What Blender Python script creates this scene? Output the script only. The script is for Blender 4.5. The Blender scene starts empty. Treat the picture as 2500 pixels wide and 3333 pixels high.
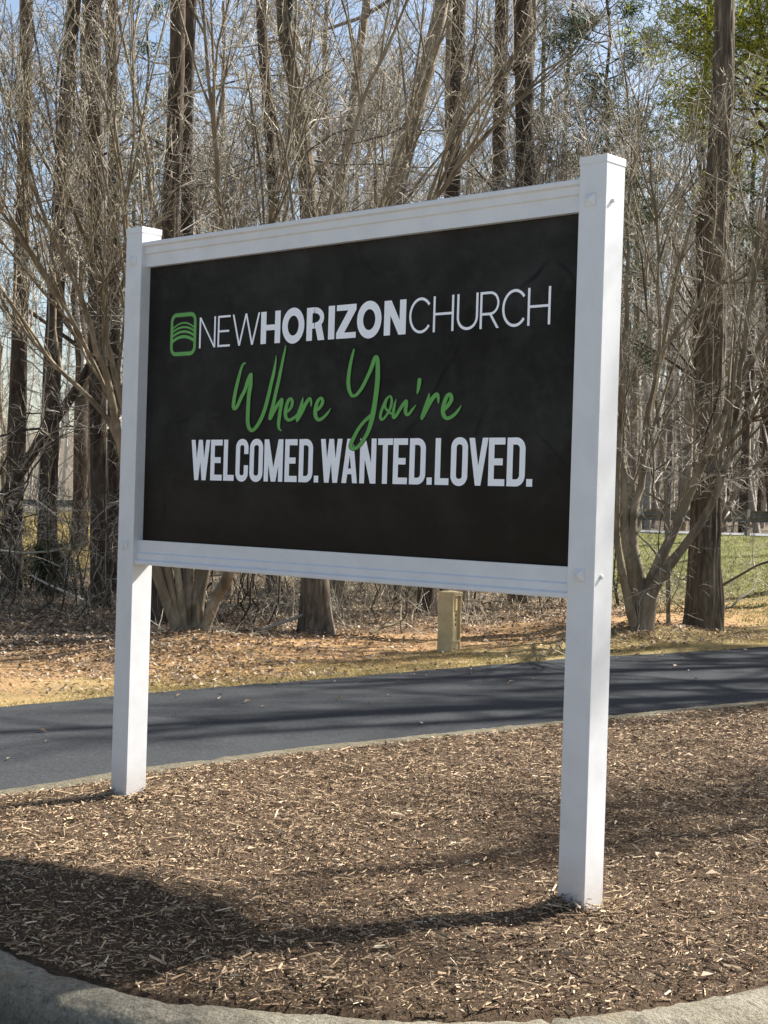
import bpy, math, random
import numpy as np
from mathutils import Vector, Matrix

# ---------------------------------------------------------------- scene, camera, light
scn = bpy.context.scene
COL = scn.collection
rng = np.random.default_rng(7)
random.seed(7)
IMG_W, IMG_H, FOC = 2500.0, 3333.0, 5000.0           # photograph size and focal length in its pixels
CAM = np.array([6.4124, -4.9467, 1.3036])
YAW, PITCH, ROLL = 0.7428, -0.0072, 0.030

def cam_axes():
    cy, sy, cp, sp = math.cos(YAW), math.sin(YAW), math.cos(PITCH), math.sin(PITCH)
    f = np.array([-sy*cp, cy*cp, sp]); r = np.array([cy, sy, 0.0]); u = np.cross(r, f)
    c, s = math.cos(ROLL), math.sin(ROLL)
    return c*r + s*u, -s*r + c*u, f
AX_R, AX_U, AX_F = cam_axes()
FLAT_R = np.array([math.cos(YAW), math.sin(YAW)]); FLAT_F = np.array([-math.sin(YAW), math.cos(YAW)])

cd = bpy.data.cameras.new('camera'); cam = bpy.data.objects.new('camera', cd); COL.objects.link(cam)
cd.sensor_fit = 'VERTICAL'; cd.sensor_height = 36.0; cd.lens = 36.0*FOC/IMG_H
cd.clip_start = 0.05; cd.clip_end = 1500.0
M4 = Matrix.Identity(4)
for i in range(3):
    M4[i][0] = AX_R[i]; M4[i][1] = AX_U[i]; M4[i][2] = -AX_F[i]; M4[i][3] = CAM[i]
cam.matrix_world = M4
scn.camera = cam

SUN = np.array([0.42, 1.34, 1.23]); SUN /= np.linalg.norm(SUN)
SUN_STRENGTH, SKY_STRENGTH, EXPOSURE = 5.0, 0.066, 1.52
world = bpy.data.worlds.new('World'); scn.world = world; world.use_nodes = True
wn = world.node_tree.nodes; wl = world.node_tree.links
sky = wn.new('ShaderNodeTexSky'); sky.sky_type = 'NISHITA'; sky.sun_disc = False
sky.sun_elevation = math.asin(SUN[2]); sky.sun_rotation = math.atan2(SUN[0], SUN[1])
sky.air_density = 1.0; sky.dust_density = 1.9; sky.ozone_density = 0.6
bgn = wn.get('Background') or wn.new('ShaderNodeBackground')
bgn.inputs['Strength'].default_value = SKY_STRENGTH
wl.new(sky.outputs['Color'], bgn.inputs['Color'])
sd = bpy.data.lights.new('sun', 'SUN'); sd.energy = SUN_STRENGTH; sd.angle = math.radians(0.53); sd.color = (1.0, 0.97, 0.915)
so = bpy.data.objects.new('sun', sd); COL.objects.link(so)
so.rotation_euler = Vector(SUN).to_track_quat('Z', 'Y').to_euler()
scn.cycles.max_bounces = 5; scn.cycles.diffuse_bounces = 3; scn.cycles.glossy_bounces = 2; scn.cycles.transmission_bounces = 2
vs = scn.view_settings
vs.view_transform = 'Standard'; vs.look = 'None'; vs.exposure = EXPOSURE; vs.gamma = 1.0; vs.use_curve_mapping = False

# ---------------------------------------------------------------- helpers
def at(px, py, depth):
    """point seen at (px, py) of the 1659 px wide photograph, at a distance in front of the camera"""
    s = IMG_W/1659.0
    return CAM + depth*(AX_F + AX_R*((px*s - IMG_W/2)/FOC) - AX_U*((py*s - IMG_H/2)/FOC))

def tag(o, label=None, cat=None, group=None, kind=None):
    if label: o['label'] = label
    if cat: o['category'] = cat
    if group: o['group'] = group
    if kind: o['kind'] = kind
    return o

def empty(name, loc=(0, 0, 0), rz=0.0):
    o = bpy.data.objects.new(name, None); COL.objects.link(o)
    o.location = loc; o.rotation_euler = (0, 0, rz); o.empty_display_size = 0.2
    return o

def mesh_from(name, V, F, mat=None, smooth=False):
    """V (n,3); F a list of int arrays, each (m,3) or (m,4)"""
    me = bpy.data.meshes.new(name)
    V = np.asarray(V, dtype=np.float32)
    F = [np.asarray(f, dtype=np.int32) for f in F if len(f)]
    me.vertices.add(len(V)); me.vertices.foreach_set('co', V.ravel())
    nl = sum(f.size for f in F); npoly = sum(len(f) for f in F)
    me.loops.add(nl); me.polygons.add(npoly)
    me.loops.foreach_set('vertex_index', np.concatenate([f.ravel() for f in F]))
    ls = []; s = 0
    for f in F:
        ls.append(s + np.arange(len(f), dtype=np.int32)*f.shape[1]); s += f.size
    me.polygons.foreach_set('loop_start', np.concatenate(ls))
    me.polygons.foreach_set('use_smooth', np.full(npoly, smooth, dtype=bool))
    me.update(calc_edges=True); me.validate()
    if mat: me.materials.append(mat)
    return me

def obj(name, me, parent=None):
    o = bpy.data.objects.new(name, me); COL.objects.link(o)
    if parent: o.parent = parent
    return o

def copy_tree(o, parent=None):
    c = o.copy(); COL.objects.link(c); c.parent = parent
    for ch in list(o.children): copy_tree(ch, c)
    return c

class MB:
    """collects boxes, prisms and quads into one mesh"""
    def __init__(s): s.v = []; s.f3 = []; s.f4 = []
    def add(s, V, F):
        b = len(s.v); s.v += [tuple(map(float, p)) for p in V]
        for f in F:
            if len(f) == 4: s.f4.append([b+i for i in f])
            elif len(f) == 3: s.f3.append([b+i for i in f])
            else:
                for i in range(1, len(f)-1): s.f3.append([b+f[0], b+f[i], b+f[i+1]])
    def box(s, lo, hi):
        x0, y0, z0 = lo; x1, y1, z1 = hi
        s.add([(x0,y0,z0),(x1,y0,z0),(x1,y1,z0),(x0,y1,z0),(x0,y0,z1),(x1,y0,z1),(x1,y1,z1),(x0,y1,z1)],
              [(0,3,2,1),(4,5,6,7),(0,1,5,4),(1,2,6,5),(2,3,7,6),(3,0,4,7)])
    def build(s, name, mat, parent=None, bevel=0.0, smooth=False, seg=2):
        me = mesh_from(name, s.v, [s.f4, s.f3], mat, smooth)
        o = obj(name, me, parent)
        if bevel:
            m = o.modifiers.new('bevel', 'BEVEL'); m.width = bevel; m.segments = seg; m.limit_method = 'ANGLE'
        return o

def vnoise(P, seed=0):
    """cheap smooth value noise, P (n,2) -> (n,) in -1..1"""
    P = np.asarray(P, float); i = np.floor(P).astype(np.int64); f = P - i; f = f*f*(3-2*f)
    def h(a, b):
        n = (a*374761393 + b*668265263 + seed*1442695041) & 0xffffffff
        n = ((n ^ (n >> 13))*1274126177) & 0xffffffff
        return ((n ^ (n >> 16)) & 0xffff)/32767.5 - 1.0
    a = h(i[:,0], i[:,1]); b = h(i[:,0]+1, i[:,1]); c = h(i[:,0], i[:,1]+1); d = h(i[:,0]+1, i[:,1]+1)
    return (a*(1-f[:,0]) + b*f[:,0])*(1-f[:,1]) + (c*(1-f[:,0]) + d*f[:,0])*f[:,1]

def sstep(a, b, x):
    t = np.clip((x-a)/(b-a), 0, 1); return t*t*(3-2*t)

def catmull(P, n):
    """P (k,d) -> smooth curve with n samples per span"""
    P = np.asarray(P, float); Q = np.vstack([2*P[0]-P[1], P, 2*P[-1]-P[-2]]); out = []
    t = np.linspace(0, 1, n, endpoint=False)[:, None]
    for i in range(1, len(Q)-2):
        a, b, c, d = Q[i-1], Q[i], Q[i+1], Q[i+2]
        out.append(0.5*((2*b) + (c-a)*t + (2*a-5*b+4*c-d)*t*t + (3*b-a-3*c+d)*t**3))
    out.append(P[-1:]); return np.vstack(out)

# ---------------------------------------------------------------- materials
class NT:
    def __init__(s, name):
        s.m = bpy.data.materials.new(name); s.m.use_nodes = True
        s.t = s.m.node_tree; s.n = s.t.nodes; s.l = s.t.links
        s.b = s.n.get('Principled BSDF')
    def node(s, kind, **kw):
        n = s.n.new(kind)
        for k, v in kw.items():
            if k in n.inputs: n.inputs[k].default_value = v
            else: setattr(n, k, v)
        return n
    def link(s, a, b): s.l.new(a, b)
    def coord(s, scale=(1, 1, 1), which='Object'):
        c = s.n.new('ShaderNodeTexCoord'); m = s.n.new('ShaderNodeMapping'); m.inputs['Scale'].default_value = scale
        s.link(c.outputs[which], m.inputs['Vector']); return m.outputs['Vector']
    def noise(s, vec, scale, detail=4, rough=0.55, dist=0.0):
        n = s.node('ShaderNodeTexNoise'); n.inputs['Scale'].default_value = scale; n.inputs['Detail'].default_value = detail
        n.inputs['Roughness'].default_value = rough; n.inputs['Distortion'].default_value = dist
        if vec is not None: s.link(vec, n.inputs['Vector'])
        return n.outputs['Fac']
    def ramp(s, fac, stops):
        r = s.n.new('ShaderNodeValToRGB'); e = r.color_ramp.elements
        while len(e) < len(stops): e.new(0.5)
        for el, (p, c) in zip(e, stops):
            el.position = p; el.color = (*c, 1) if len(c) == 3 else c
        s.link(fac, r.inputs['Fac']); return r.outputs['Color']
    def mix(s, fac, a, b, blend='MIX'):
        n = s.n.new('ShaderNodeMix'); n.data_type = 'RGBA'; n.blend_type = blend
        for sock, v in ((n.inputs[0], fac), (n.inputs[6], a), (n.inputs[7], b)):
            if isinstance(v, (int, float)): sock.default_value = v
            elif isinstance(v, tuple): sock.default_value = (*v, 1)
            else: s.link(v, sock)
        return n.outputs[2]
    def math(s, op, a, b=None):
        n = s.n.new('ShaderNodeMath'); n.operation = op
        for sock, v in ((n.inputs[0], a), (n.inputs[1], b)):
            if v is None: continue
            if isinstance(v, (int, float)): sock.default_value = v
            else: s.link(v, sock)
        return n.outputs[0]
    def bump(s, h, strength=0.5, dist=0.01):
        n = s.n.new('ShaderNodeBump'); n.inputs['Strength'].default_value = strength; n.inputs['Distance'].default_value = dist
        s.link(h, n.inputs['Height']); s.link(n.outputs['Normal'], s.b.inputs['Normal'])
    def color(s, c):
        if isinstance(c, tuple): s.b.inputs['Base Color'].default_value = (*c, 1)
        else: s.link(c, s.b.inputs['Base Color'])
    def rough(s, r, spec=None):
        if isinstance(r, (int, float)): s.b.inputs['Roughness'].default_value = r
        else: s.link(r, s.b.inputs['Roughness'])
        if spec is not None: s.b.inputs['Specular IOR Level'].default_value = spec

def mat_vinyl():
    t = NT('white_vinyl'); v = t.coord()
    d = t.noise(v, 7, 5, 0.6); g = t.noise(t.coord((1, 1, 0.06)), 30, 3)
    c = t.ramp(d, [(0.25, (0.60, 0.60, 0.597)), (0.6, (0.67, 0.67, 0.667))])
    c = t.mix(t.ramp(g, [(0.62, (0, 0, 0)), (0.85, (0.12, 0.12, 0.12))]), c, (0.55, 0.53, 0.48))
    sp = t.noise(v, 55, 2, 0.5)
    c = t.mix(t.ramp(sp, [(0.735, (0, 0, 0)), (0.78, (0.45, 0.45, 0.45))]), c, (0.45, 0.42, 0.36))
    sep = t.node('ShaderNodeSeparateXYZ'); t.link(v, sep.inputs[0])
    low = t.node('ShaderNodeMapRange'); low.inputs[1].default_value = -0.31; low.inputs[2].default_value = -0.06; low.inputs[3].default_value = 0.95; low.inputs[4].default_value = 0.0
    t.link(sep.outputs[2], low.inputs[0])
    mud = t.math('MULTIPLY', low.outputs[0], t.noise(v, 22, 4, 0.7))
    c = t.mix(mud, c, (0.36, 0.27, 0.19))
    t.color(c); t.rough(0.38, 0.45); t.bump(t.noise(v, 14, 2), 0.06, 0.01); return t.m

def mat_panel():
    t = NT('printed_panel'); v = t.coord()
    a = t.noise(v, 2.2, 6, 0.62, 0.4); b = t.noise(v, 9, 6, 0.7); s = t.noise(t.coord((1, 1, 9.0)), 3.0, 5, 0.6, 1.2)
    c = t.ramp(a, [(0.3, (0.0100, 0.0090, 0.0065)), (0.5, (0.0190, 0.0178, 0.0152)), (0.72, (0.038, 0.036, 0.033))])
    c = t.mix(t.ramp(b, [(0.5, (0, 0, 0)), (0.8, (0.55, 0.55, 0.55))]), c, (0.048, 0.045, 0.042))
    c = t.mix(t.ramp(b, [(0.22, (0.7, 0.7, 0.7)), (0.38, (0, 0, 0))]), c, (0.006, 0.006, 0.005))
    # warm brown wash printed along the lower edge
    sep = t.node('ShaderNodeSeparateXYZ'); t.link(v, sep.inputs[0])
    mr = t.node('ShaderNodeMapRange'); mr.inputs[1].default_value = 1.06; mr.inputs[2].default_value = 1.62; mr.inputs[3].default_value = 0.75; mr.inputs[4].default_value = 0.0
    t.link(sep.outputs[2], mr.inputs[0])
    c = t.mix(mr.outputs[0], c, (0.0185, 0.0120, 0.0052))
    # long dark scratches of the printed pattern
    w = t.node('ShaderNodeTexVoronoi'); w.feature = 'DISTANCE_TO_EDGE'; w.inputs['Scale'].default_value = 1.15; w.inputs['Randomness'].default_value = 1.0
    dm = t.node('ShaderNodeMix'); dm.data_type = 'VECTOR'
    nz = t.node('ShaderNodeTexNoise'); nz.inputs['Scale'].default_value = 3.0; nz.inputs['Detail'].default_value = 5; t.link(v, nz.inputs['Vector'])
    dm.inputs[0].default_value = 0.10; t.link(v, dm.inputs[4]); t.link(nz.outputs['Color'], dm.inputs[5])
    t.link(dm.outputs[1], w.inputs['Vector'])
    cr = t.ramp(w.outputs['Distance'], [(0.0, (0.8, 0.8, 0.8)), (0.012, (0, 0, 0))])
    part = t.ramp(t.noise(v, 1.7, 2), [(0.52, (0, 0, 0)), (0.62, (1, 1, 1))])
    c = t.mix(t.math('MULTIPLY', cr, part), c, (0.005, 0.005, 0.0045))
    t.color(c); t.rough(t.ramp(s, [(0.3, (0.5,)*3), (0.7, (0.65,)*3)]), 0.10); return t.m

def mat_plain(name, col, rough=0.6, spec=0.4, var=0.12, scale=20):
    t = NT(name); n = t.noise(t.coord(), scale, 3)
    lo = tuple(x*(1-var) for x in col); hi = tuple(min(1, x*(1+var)) for x in col)
    t.color(t.ramp(n, [(0.3, lo), (0.7, hi)])); t.rough(rough, spec); return t.m

def mat_bark(name, dark, mid, light, sc=9.0, squash=0.16, bump=0.9, dist=0.03, lichen=0.0):
    t = NT(name)
    v = t.coord((1, 1, squash)); n = t.noise(v, sc, 6, 0.65, 0.6)
    c = t.ramp(n, [(0.28, dark), (0.5, mid), (0.72, light)])
    big = t.noise(t.coord(), 0.9, 3)
    c = t.mix(t.ramp(big, [(0.4, (0, 0, 0)), (0.75, (0.45,)*3)]), c, light)
    if lichen:
        l = t.noise(t.coord(), 3.2, 5, 0.7)
        c = t.mix(t.ramp(l, [(0.56, (0, 0, 0)), (0.66, (lichen,)*3)]), c, (0.32, 0.33, 0.25))
    t.color(c); t.rough(0.9, 0.15); t.bump(n, bump, dist); return t.m

def mat_twig(name, stops, rough=0.7):
    t = NT(name); g = t.node('ShaderNodeNewGeometry')
    t.color(t.ramp(g.outputs['Random Per Island'], stops)); t.rough(rough, 0.3); return t.m

def mat_leaf(name, stops, trans=0.3):
    t = NT(name); g = t.node('ShaderNodeNewGeometry')
    c = t.ramp(g.outputs['Random Per Island'], stops); t.color(c); t.rough(0.65, 0.25)
    if trans:
        tr = t.node('ShaderNodeBsdfTranslucent'); t.link(c, tr.inputs['Color'])
        mx = t.node('ShaderNodeMixShader'); mx.inputs[0].default_value = trans
        t.link(t.b.outputs[0], mx.inputs[1]); t.link(tr.outputs[0], mx.inputs[2])
        t.link(mx.outputs[0], t.n['Material Output'].inputs['Surface'])
    return t.m

def mat_asphalt(name, base):
    t = NT(name); v = t.coord()
    f = t.noise(v, 160, 3, 0.7); m = t.noise(v, 1.3, 5, 0.6); k = t.noise(v, 45, 3, 0.7)
    lo = tuple(x*0.62 for x in base); hi = tuple(x*1.5 for x in base)
    c = t.ramp(f, [(0.3, lo), (0.52, base), (0.75, hi)])
    c = t.mix(t.ramp(m, [(0.35, (0, 0, 0)), (0.7, (0.35,)*3)]), c, tuple(x*1.35 for x in base))
    c = t.mix(t.ramp(k, [(0.35, (0.55,)*3), (0.5, (0, 0, 0))]), c, tuple(x*0.55 for x in base)); c = t.mix(t.ramp(k, [(0.55, (0, 0, 0)), (0.72, (0.6,)*3)]), c, tuple(x*1.9 for x in base))
    t.color(c); t.rough(0.95, 0.06); t.bump(t.math('ADD', f, k), 0.6, 0.004); return t.m

def mat_concrete(name, tint):
    t = NT(name); v = t.coord()
    f = t.noise(v, 70, 5, 0.8); m = t.noise(v, 3.2, 6, 0.65); k = t.noise(v, 16, 6, 0.75)
    c = t.ramp(f, [(0.30, (0.15, 0.130, 0.095)), (0.48, (0.38, 0.340, 0.265)), (0.66, (0.58, 0.535, 0.43))])
    c = t.mix(t.ramp(m, [(0.40, (0, 0, 0)), (0.66, (0.6,)*3)]), c, (0.24, 0.205, 0.142))
    c = t.mix(t.ramp(k, [(0.52, (0, 0, 0)), (0.70, (0.75,)*3)]), c, (0.075, 0.070, 0.046))
    c = t.mix(t.ramp(t.noise(v, 5.5, 3), [(0.62, (0, 0, 0)), (0.74, (0.5,)*3)]), c, (0.42, 0.31, 0.18))
    sep = t.node('ShaderNodeSeparateXYZ'); t.link(v, sep.inputs[0])
    mr = t.node('ShaderNodeMapRange'); mr.inputs[1].default_value = -0.44; mr.inputs[2].default_value = -0.345; mr.inputs[3].default_value = 0.85; mr.inputs[4].default_value = 0.0
    t.link(sep.outputs[2], mr.inputs[0]); c = t.mix(t.math('MULTIPLY', mr.outputs[0], t.math('ADD', k, 0.25)), c, (0.070, 0.055, 0.036))   # darker brown towards the bottom of the face
    c = t.mix(1.0, c, tint, 'MULTIPLY')
    t.color(c); t.rough(0.95, 0.15); t.bump(t.math('ADD', f, t.math('MULTIPLY', k, 1.5)), 1.0, 0.022); return t.m

def mat_mulch_base():
    t = NT('mulch_soil'); v = t.coord()
    f = t.noise(v, 85, 6, 0.8, 1.6); m = t.noise(v, 2.3, 4)
    c = t.ramp(f, [(0.32, (0.020, 0.012, 0.007)), (0.5, (0.100, 0.064, 0.037)), (0.68, (0.30, 0.205, 0.125))])
    c = t.mix(t.ramp(m, [(0.5, (0, 0, 0)), (0.75, (0.4,)*3)]), c, (0.20, 0.125, 0.075))
    t.color(c); t.rough(0.95, 0.15); t.bump(f, 1.0, 0.02); return t.m

def mat_ground():
    """verge and woodland floor: straw grass at the road edge, bare red clay, then leaf litter and grass on the bank"""
    t = NT('verge_ground'); v = t.coord()
    sep = t.node('ShaderNodeSeparateXYZ'); t.link(v, sep.inputs[0])
    f = t.noise(v, 38, 6, 0.75); m = t.noise(v, 1.6, 5, 0.6); b = t.noise(v, 0.55, 4, 0.6)
    straw = t.ramp(f, [(0.3, (0.13, 0.095, 0.038)), (0.5, (0.33, 0.245, 0.10)), (0.72, (0.52, 0.42, 0.21))])
    clay = t.ramp(f, [(0.3, (0.21, 0.115, 0.050)), (0.5, (0.43, 0.250, 0.120)), (0.72, (0.57, 0.37, 0.20))])
    leaf = t.ramp(f, [(0.28, (0.05, 0.035, 0.022)), (0.5, (0.20, 0.145, 0.096)), (0.72, (0.38, 0.295, 0.21))])
    grass = t.ramp(f, [(0.3, (0.055, 0.065, 0.019)), (0.5, (0.145, 0.150, 0.045)), (0.72, (0.30, 0.27, 0.11))])
    # distance from the drive edge in metres, broken up by noise
    wob = t.math('MULTIPLY', t.math('SUBTRACT', m, 0.5), 2.4)
    dx = t.math('ADD', t.math('SUBTRACT', t.math('MULTIPLY', sep.outputs[0], -1.0), 3.5), wob)
    c = t.mix(t.ramp(t.math('DIVIDE', dx, 4.0), [(0.10, (0, 0, 0)), (0.30, (0.85,)*3)]), straw, clay)
    c = t.mix(t.ramp(t.math('DIVIDE', dx, 8.0), [(0.30, (0, 0, 0)), (0.46, (1, 1, 1))]), c, leaf)
    gm = t.node('ShaderNodeMapRange'); gm.inputs[1].default_value = 15.0; gm.inputs[2].default_value = 19.0
    far = t.node('ShaderNodeMapRange'); far.inputs[1].default_value = 35.0; far.inputs[2].default_value = 39.0; t.link(sep.outputs[1], far.inputs[0])
    west = t.node('ShaderNodeMapRange'); west.inputs[1].default_value = -16.0; west.inputs[2].default_value = -22.0; t.link(sep.outputs[0], west.inputs[0])
    t.link(t.math('ADD', sep.outputs[1], t.math('MULTIPLY', wob, 1.2)), gm.inputs[0])
    c = t.mix(t.math('MULTIPLY', gm.outputs[0], t.ramp(b, [(0.30, (0.45,)*3), (0.5, (1, 1, 1))])), c, grass)
    c = t.mix(t.math('MULTIPLY', west.outputs[0], 0.8), c, straw); c = t.mix(far.outputs[0], c, t.ramp(f, [(0.3, (0.05, 0.04, 0.028)), (0.5, (0.14, 0.112, 0.078)), (0.72, (0.24, 0.20, 0.145))]))
    t.color(c); t.rough(0.95, 0.15); t.bump(f, 1.0, 0.03); return t.m

VINYL = mat_vinyl(); PANEL = mat_panel()
INK_WHITE = mat_plain('white_ink', (0.90, 0.905, 0.92), 0.45, 0.4, 0.02)
INK_GREEN = mat_plain('green_ink', (0.105, 0.345, 0.062), 0.45, 0.4, 0.08, 6)
INK_BLACK = mat_plain('dark_ink', (0.004, 0.008, 0.003), 0.5, 0.3)
GASKET = mat_plain('panel_edge', (0.012, 0.012, 0.012), 0.7, 0.2)
BARK_BIG = mat_bark('furrowed_bark', (0.024, 0.018, 0.012), (0.115, 0.090, 0.064), (0.30, 0.25, 0.185), 26, 0.10, 1.0, 0.05)
BARK_PINE = mat_bark('dark_pine_bark', (0.016, 0.011, 0.008), (0.062, 0.045, 0.032), (0.155, 0.120, 0.088), 12, 0.30, 1.0, 0.03)
BARK_TAN = mat_bark('tan_bark', (0.085, 0.066, 0.046), (0.22, 0.175, 0.122), (0.38, 0.315, 0.23), 10, 0.2, 0.7, 0.02, 0.4)
BARK_MYRTLE = mat_bark('smooth_myrtle_bark', (0.065, 0.049, 0.030), (0.175, 0.138, 0.088), (0.40, 0.33, 0.235), 6, 0.35, 0.5, 0.01, 0.5)
TWIG_TAN = mat_twig('tan_twigs', [(0.0, (0.045, 0.036, 0.024)), (0.4, (0.17, 0.142, 0.095)), (0.75, (0.42, 0.365, 0.26)), (1.0, (0.70, 0.63, 0.49))])  # wide random tones put lit and backlit contrast into the twig colour
TWIG_GREY = mat_twig('grey_twigs', [(0.0, (0.042, 0.036, 0.027)), (0.4, (0.16, 0.140, 0.108)), (0.75, (0.40, 0.355, 0.285)), (1.0, (0.68, 0.62, 0.52))])  # same spread: lit and backlit twigs imitated in the colour
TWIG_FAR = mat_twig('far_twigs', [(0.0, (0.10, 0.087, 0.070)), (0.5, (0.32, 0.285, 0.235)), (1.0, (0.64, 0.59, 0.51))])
CHIP = mat_twig('mulch_chip', [(0.0, (0.034, 0.020, 0.011)), (0.26, (0.150, 0.095, 0.053)), (0.64, (0.315, 0.213, 0.124)), (0.93, (0.47, 0.345, 0.213)), (1.0, (0.66, 0.53, 0.36))], 0.9)
LEAF_DEAD = mat_leaf('dead_leaf', [(0.0, (0.07, 0.043, 0.024)), (0.35, (0.23, 0.155, 0.092)), (0.7, (0.41, 0.30, 0.195)), (1.0, (0.60, 0.49, 0.36))], 0.15)
GRASS_DRY = mat_leaf('straw_grass', [(0.0, (0.17, 0.13, 0.035)), (0.5, (0.42, 0.31, 0.11)), (1.0, (0.60, 0.49, 0.24))], 0.2)
GRASS_GREEN = mat_leaf('green_grass', [(0.0, (0.07, 0.095, 0.022)), (0.55, (0.19, 0.205, 0.055)), (1.0, (0.42, 0.38, 0.15))], 0.3)
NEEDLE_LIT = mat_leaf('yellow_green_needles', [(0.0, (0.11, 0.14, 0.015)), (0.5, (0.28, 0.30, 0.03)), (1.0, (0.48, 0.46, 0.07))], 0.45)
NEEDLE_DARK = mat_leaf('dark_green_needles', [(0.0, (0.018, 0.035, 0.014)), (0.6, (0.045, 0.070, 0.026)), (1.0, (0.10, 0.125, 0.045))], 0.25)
BUD_RED = mat_leaf('red_buds', [(0.0, (0.12, 0.035, 0.03)), (0.6, (0.25, 0.08, 0.06)), (1.0, (0.36, 0.15, 0.11))], 0.2)
ASPHALT = mat_asphalt('drive_asphalt', (0.044, 0.046, 0.048)); LOT = mat_asphalt('pale_bounce_lot', (0.215, 0.208, 0.192)); ASPHALT2 = mat_asphalt('highway_asphalt', (0.20, 0.20, 0.20))  # lot tone set pale so it bounces fill light onto the sign front
CONCRETE = mat_concrete('kerb_concrete', (0.92, 0.91, 0.88)); CONCRETE_OLD = mat_concrete('old_kerb_concrete', (0.58, 0.56, 0.50)); SOIL = mat_mulch_base(); GROUND = mat_ground()
STEEL = mat_plain('weathered_steel', (0.17, 0.165, 0.155), 0.6, 0.5, 0.3, 4)
POSTWOOD = mat_plain('guardrail_post', (0.13, 0.12, 0.11), 0.8, 0.3, 0.3, 6)
CABINET = mat_plain('beige_cabinet', (0.56, 0.44, 0.235), 0.6, 0.35, 0.18, 7)
RUST = mat_plain('rust_marks', (0.16, 0.06, 0.025), 0.8, 0.2, 0.4, 30)

# ---------------------------------------------------------------- terrain
GR_A = np.array([9.95, 42.0]); GR_B = np.array([-14.8, 70.0])          # guardrail line in (across, away) of the view
GR_DIR = (GR_B-GR_A)/np.linalg.norm(GR_B-GR_A); GR_N = np.array([-GR_DIR[1], GR_DIR[0]])
if GR_N @ (-GR_A) < 0: GR_N = -GR_N
def across_away(x, y):
    dx, dy = np.asarray(x)-CAM[0], np.asarray(y)-CAM[1]
    return dx*FLAT_R[0]+dy*FLAT_R[1], dx*FLAT_F[0]+dy*FLAT_F[1]
def xy_from(l, d):
    return CAM[0]+l*FLAT_R[0]+d*FLAT_F[0], CAM[1]+l*FLAT_R[1]+d*FLAT_F[1]
MOUNDS = [(-6.3, 5.9, 0.16, 0.9), (-4.35, 11.3, 0.16, 1.1), (-5.2, 4.7, 0.10, 0.9), (-4.0, 12.7, 0.10, 0.8), (-6.2, 7.7, 0.06, 0.7)]
def drive_far(y):  return np.interp(y, [-12, 1.9, 3.5, 5.4, 9.1, 12.9, 20, 40], [-3.9, -3.62, -3.68, -3.55, -3.42, -2.95, -1.9, 2.2])
def drive_near(y): return np.interp(y, [-12, -0.37, 0.3, 0.73, 2.05, 4.26, 6.74, 12, 20, 40], [-0.9, -0.86, -0.86, -0.93, -0.85, -0.62, -0.28, 0.6, 2.4, 8.2])
def terrain(x, y, fine=True):
    x = np.asarray(x, float); y = np.asarray(y, float)
    l, d = across_away(x, y)
    s = (l-GR_A[0])*GR_N[0] + (d-GR_A[1])*GR_N[1]; t = (l-GR_A[0])*GR_DIR[0] + (d-GR_A[1])*GR_DIR[1]
    top = 0.62 - 0.42*np.clip(t/37.0, -0.6, 1.3)
    z = -0.33 + (top+0.33)*sstep(20.0, 1.2, s)
    z = z + 10.0*sstep(-18, -85, s)
    ex = drive_far(y) - x                                     # metres beyond the drive
    z = np.where(ex < 3, z*sstep(-0.2, 3, ex) + (-0.385)*(1-sstep(-0.2, 3, ex)), z)
    for mx, my, h, r in MOUNDS: z = z + h*np.exp(-((x-mx)**2+(y-my)**2)/(2*r*r*0.5))
    if fine:
        P = np.stack([np.ravel(x), np.ravel(y)], -1)
        n = vnoise(P*0.7, 3)*0.05 + vnoise(P*2.3, 4)*0.025 + vnoise(P*6.1, 5)*0.012
        z = z + n.reshape(x.shape)*sstep(0.05, 0.9, ex)*np.where(s < 1.5, 0.3, 1.0)
    return np.where(ex < 0.02, -0.47, z)
def ground_z(x, y): return float(terrain(np.array([x]), np.array([y]))[0])

def axis(lo, hi, f0, f1, step, grow=1.25):
    a = list(np.arange(f0, f1, step)); s = step; v = f0
    while v > lo: s *= grow; v -= s; a.insert(0, v)
    s = step; v = a[-1]
    while v < hi: s *= grow; v += s; a.append(v)
    return np.array(a)
gx = axis(-260, 260, -14, -2, 0.14, 1.14); gy = axis(-200, 320, -3, 22, 0.14, 1.12)
X, Y = np.meshgrid(gx, gy, indexing='ij')
# snap one grid line family to the drive edge so the verge ends cleanly there
ed = drive_far(Y); k = np.abs(X-ed) < 0.071; X = np.where(k, ed-0.03, X)
Z = terrain(X, Y)
nx, ny = X.shape; idx = np.arange(nx*ny).reshape(nx, ny)
F = np.stack([idx[:-1,:-1], idx[1:,:-1], idx[1:,1:], idx[:-1,1:]], -1).reshape(-1, 4)
g = obj('ground', mesh_from('ground', np.stack([X, Y, Z], -1).reshape(-1, 3), [F], GROUND, True))
tag(g, 'clay and straw verge rising to a wooded bank behind the drive', 'ground', kind='structure')

def strip(name, ys, xa, xb, z, mat, n=10, label=None, cat=None, crown=0.0):
    V = []; 
    for y, a, b in zip(ys, xa, xb):
        for i in range(n+1):
            t = i/n; V.append((a+(b-a)*t, y, z + crown*4*t*(1-t)))
    V = np.array(V); m = n+1; r = len(ys)
    idx = np.arange(r*m).reshape(r, m)
    F = np.stack([idx[:-1,:-1], idx[:-1,1:], idx[1:,1:], idx[1:,:-1]], -1).reshape(-1, 4)
    o = obj(name, mesh_from(name, V, [F], mat, True)); return tag(o, label, cat, kind='structure')
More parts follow.
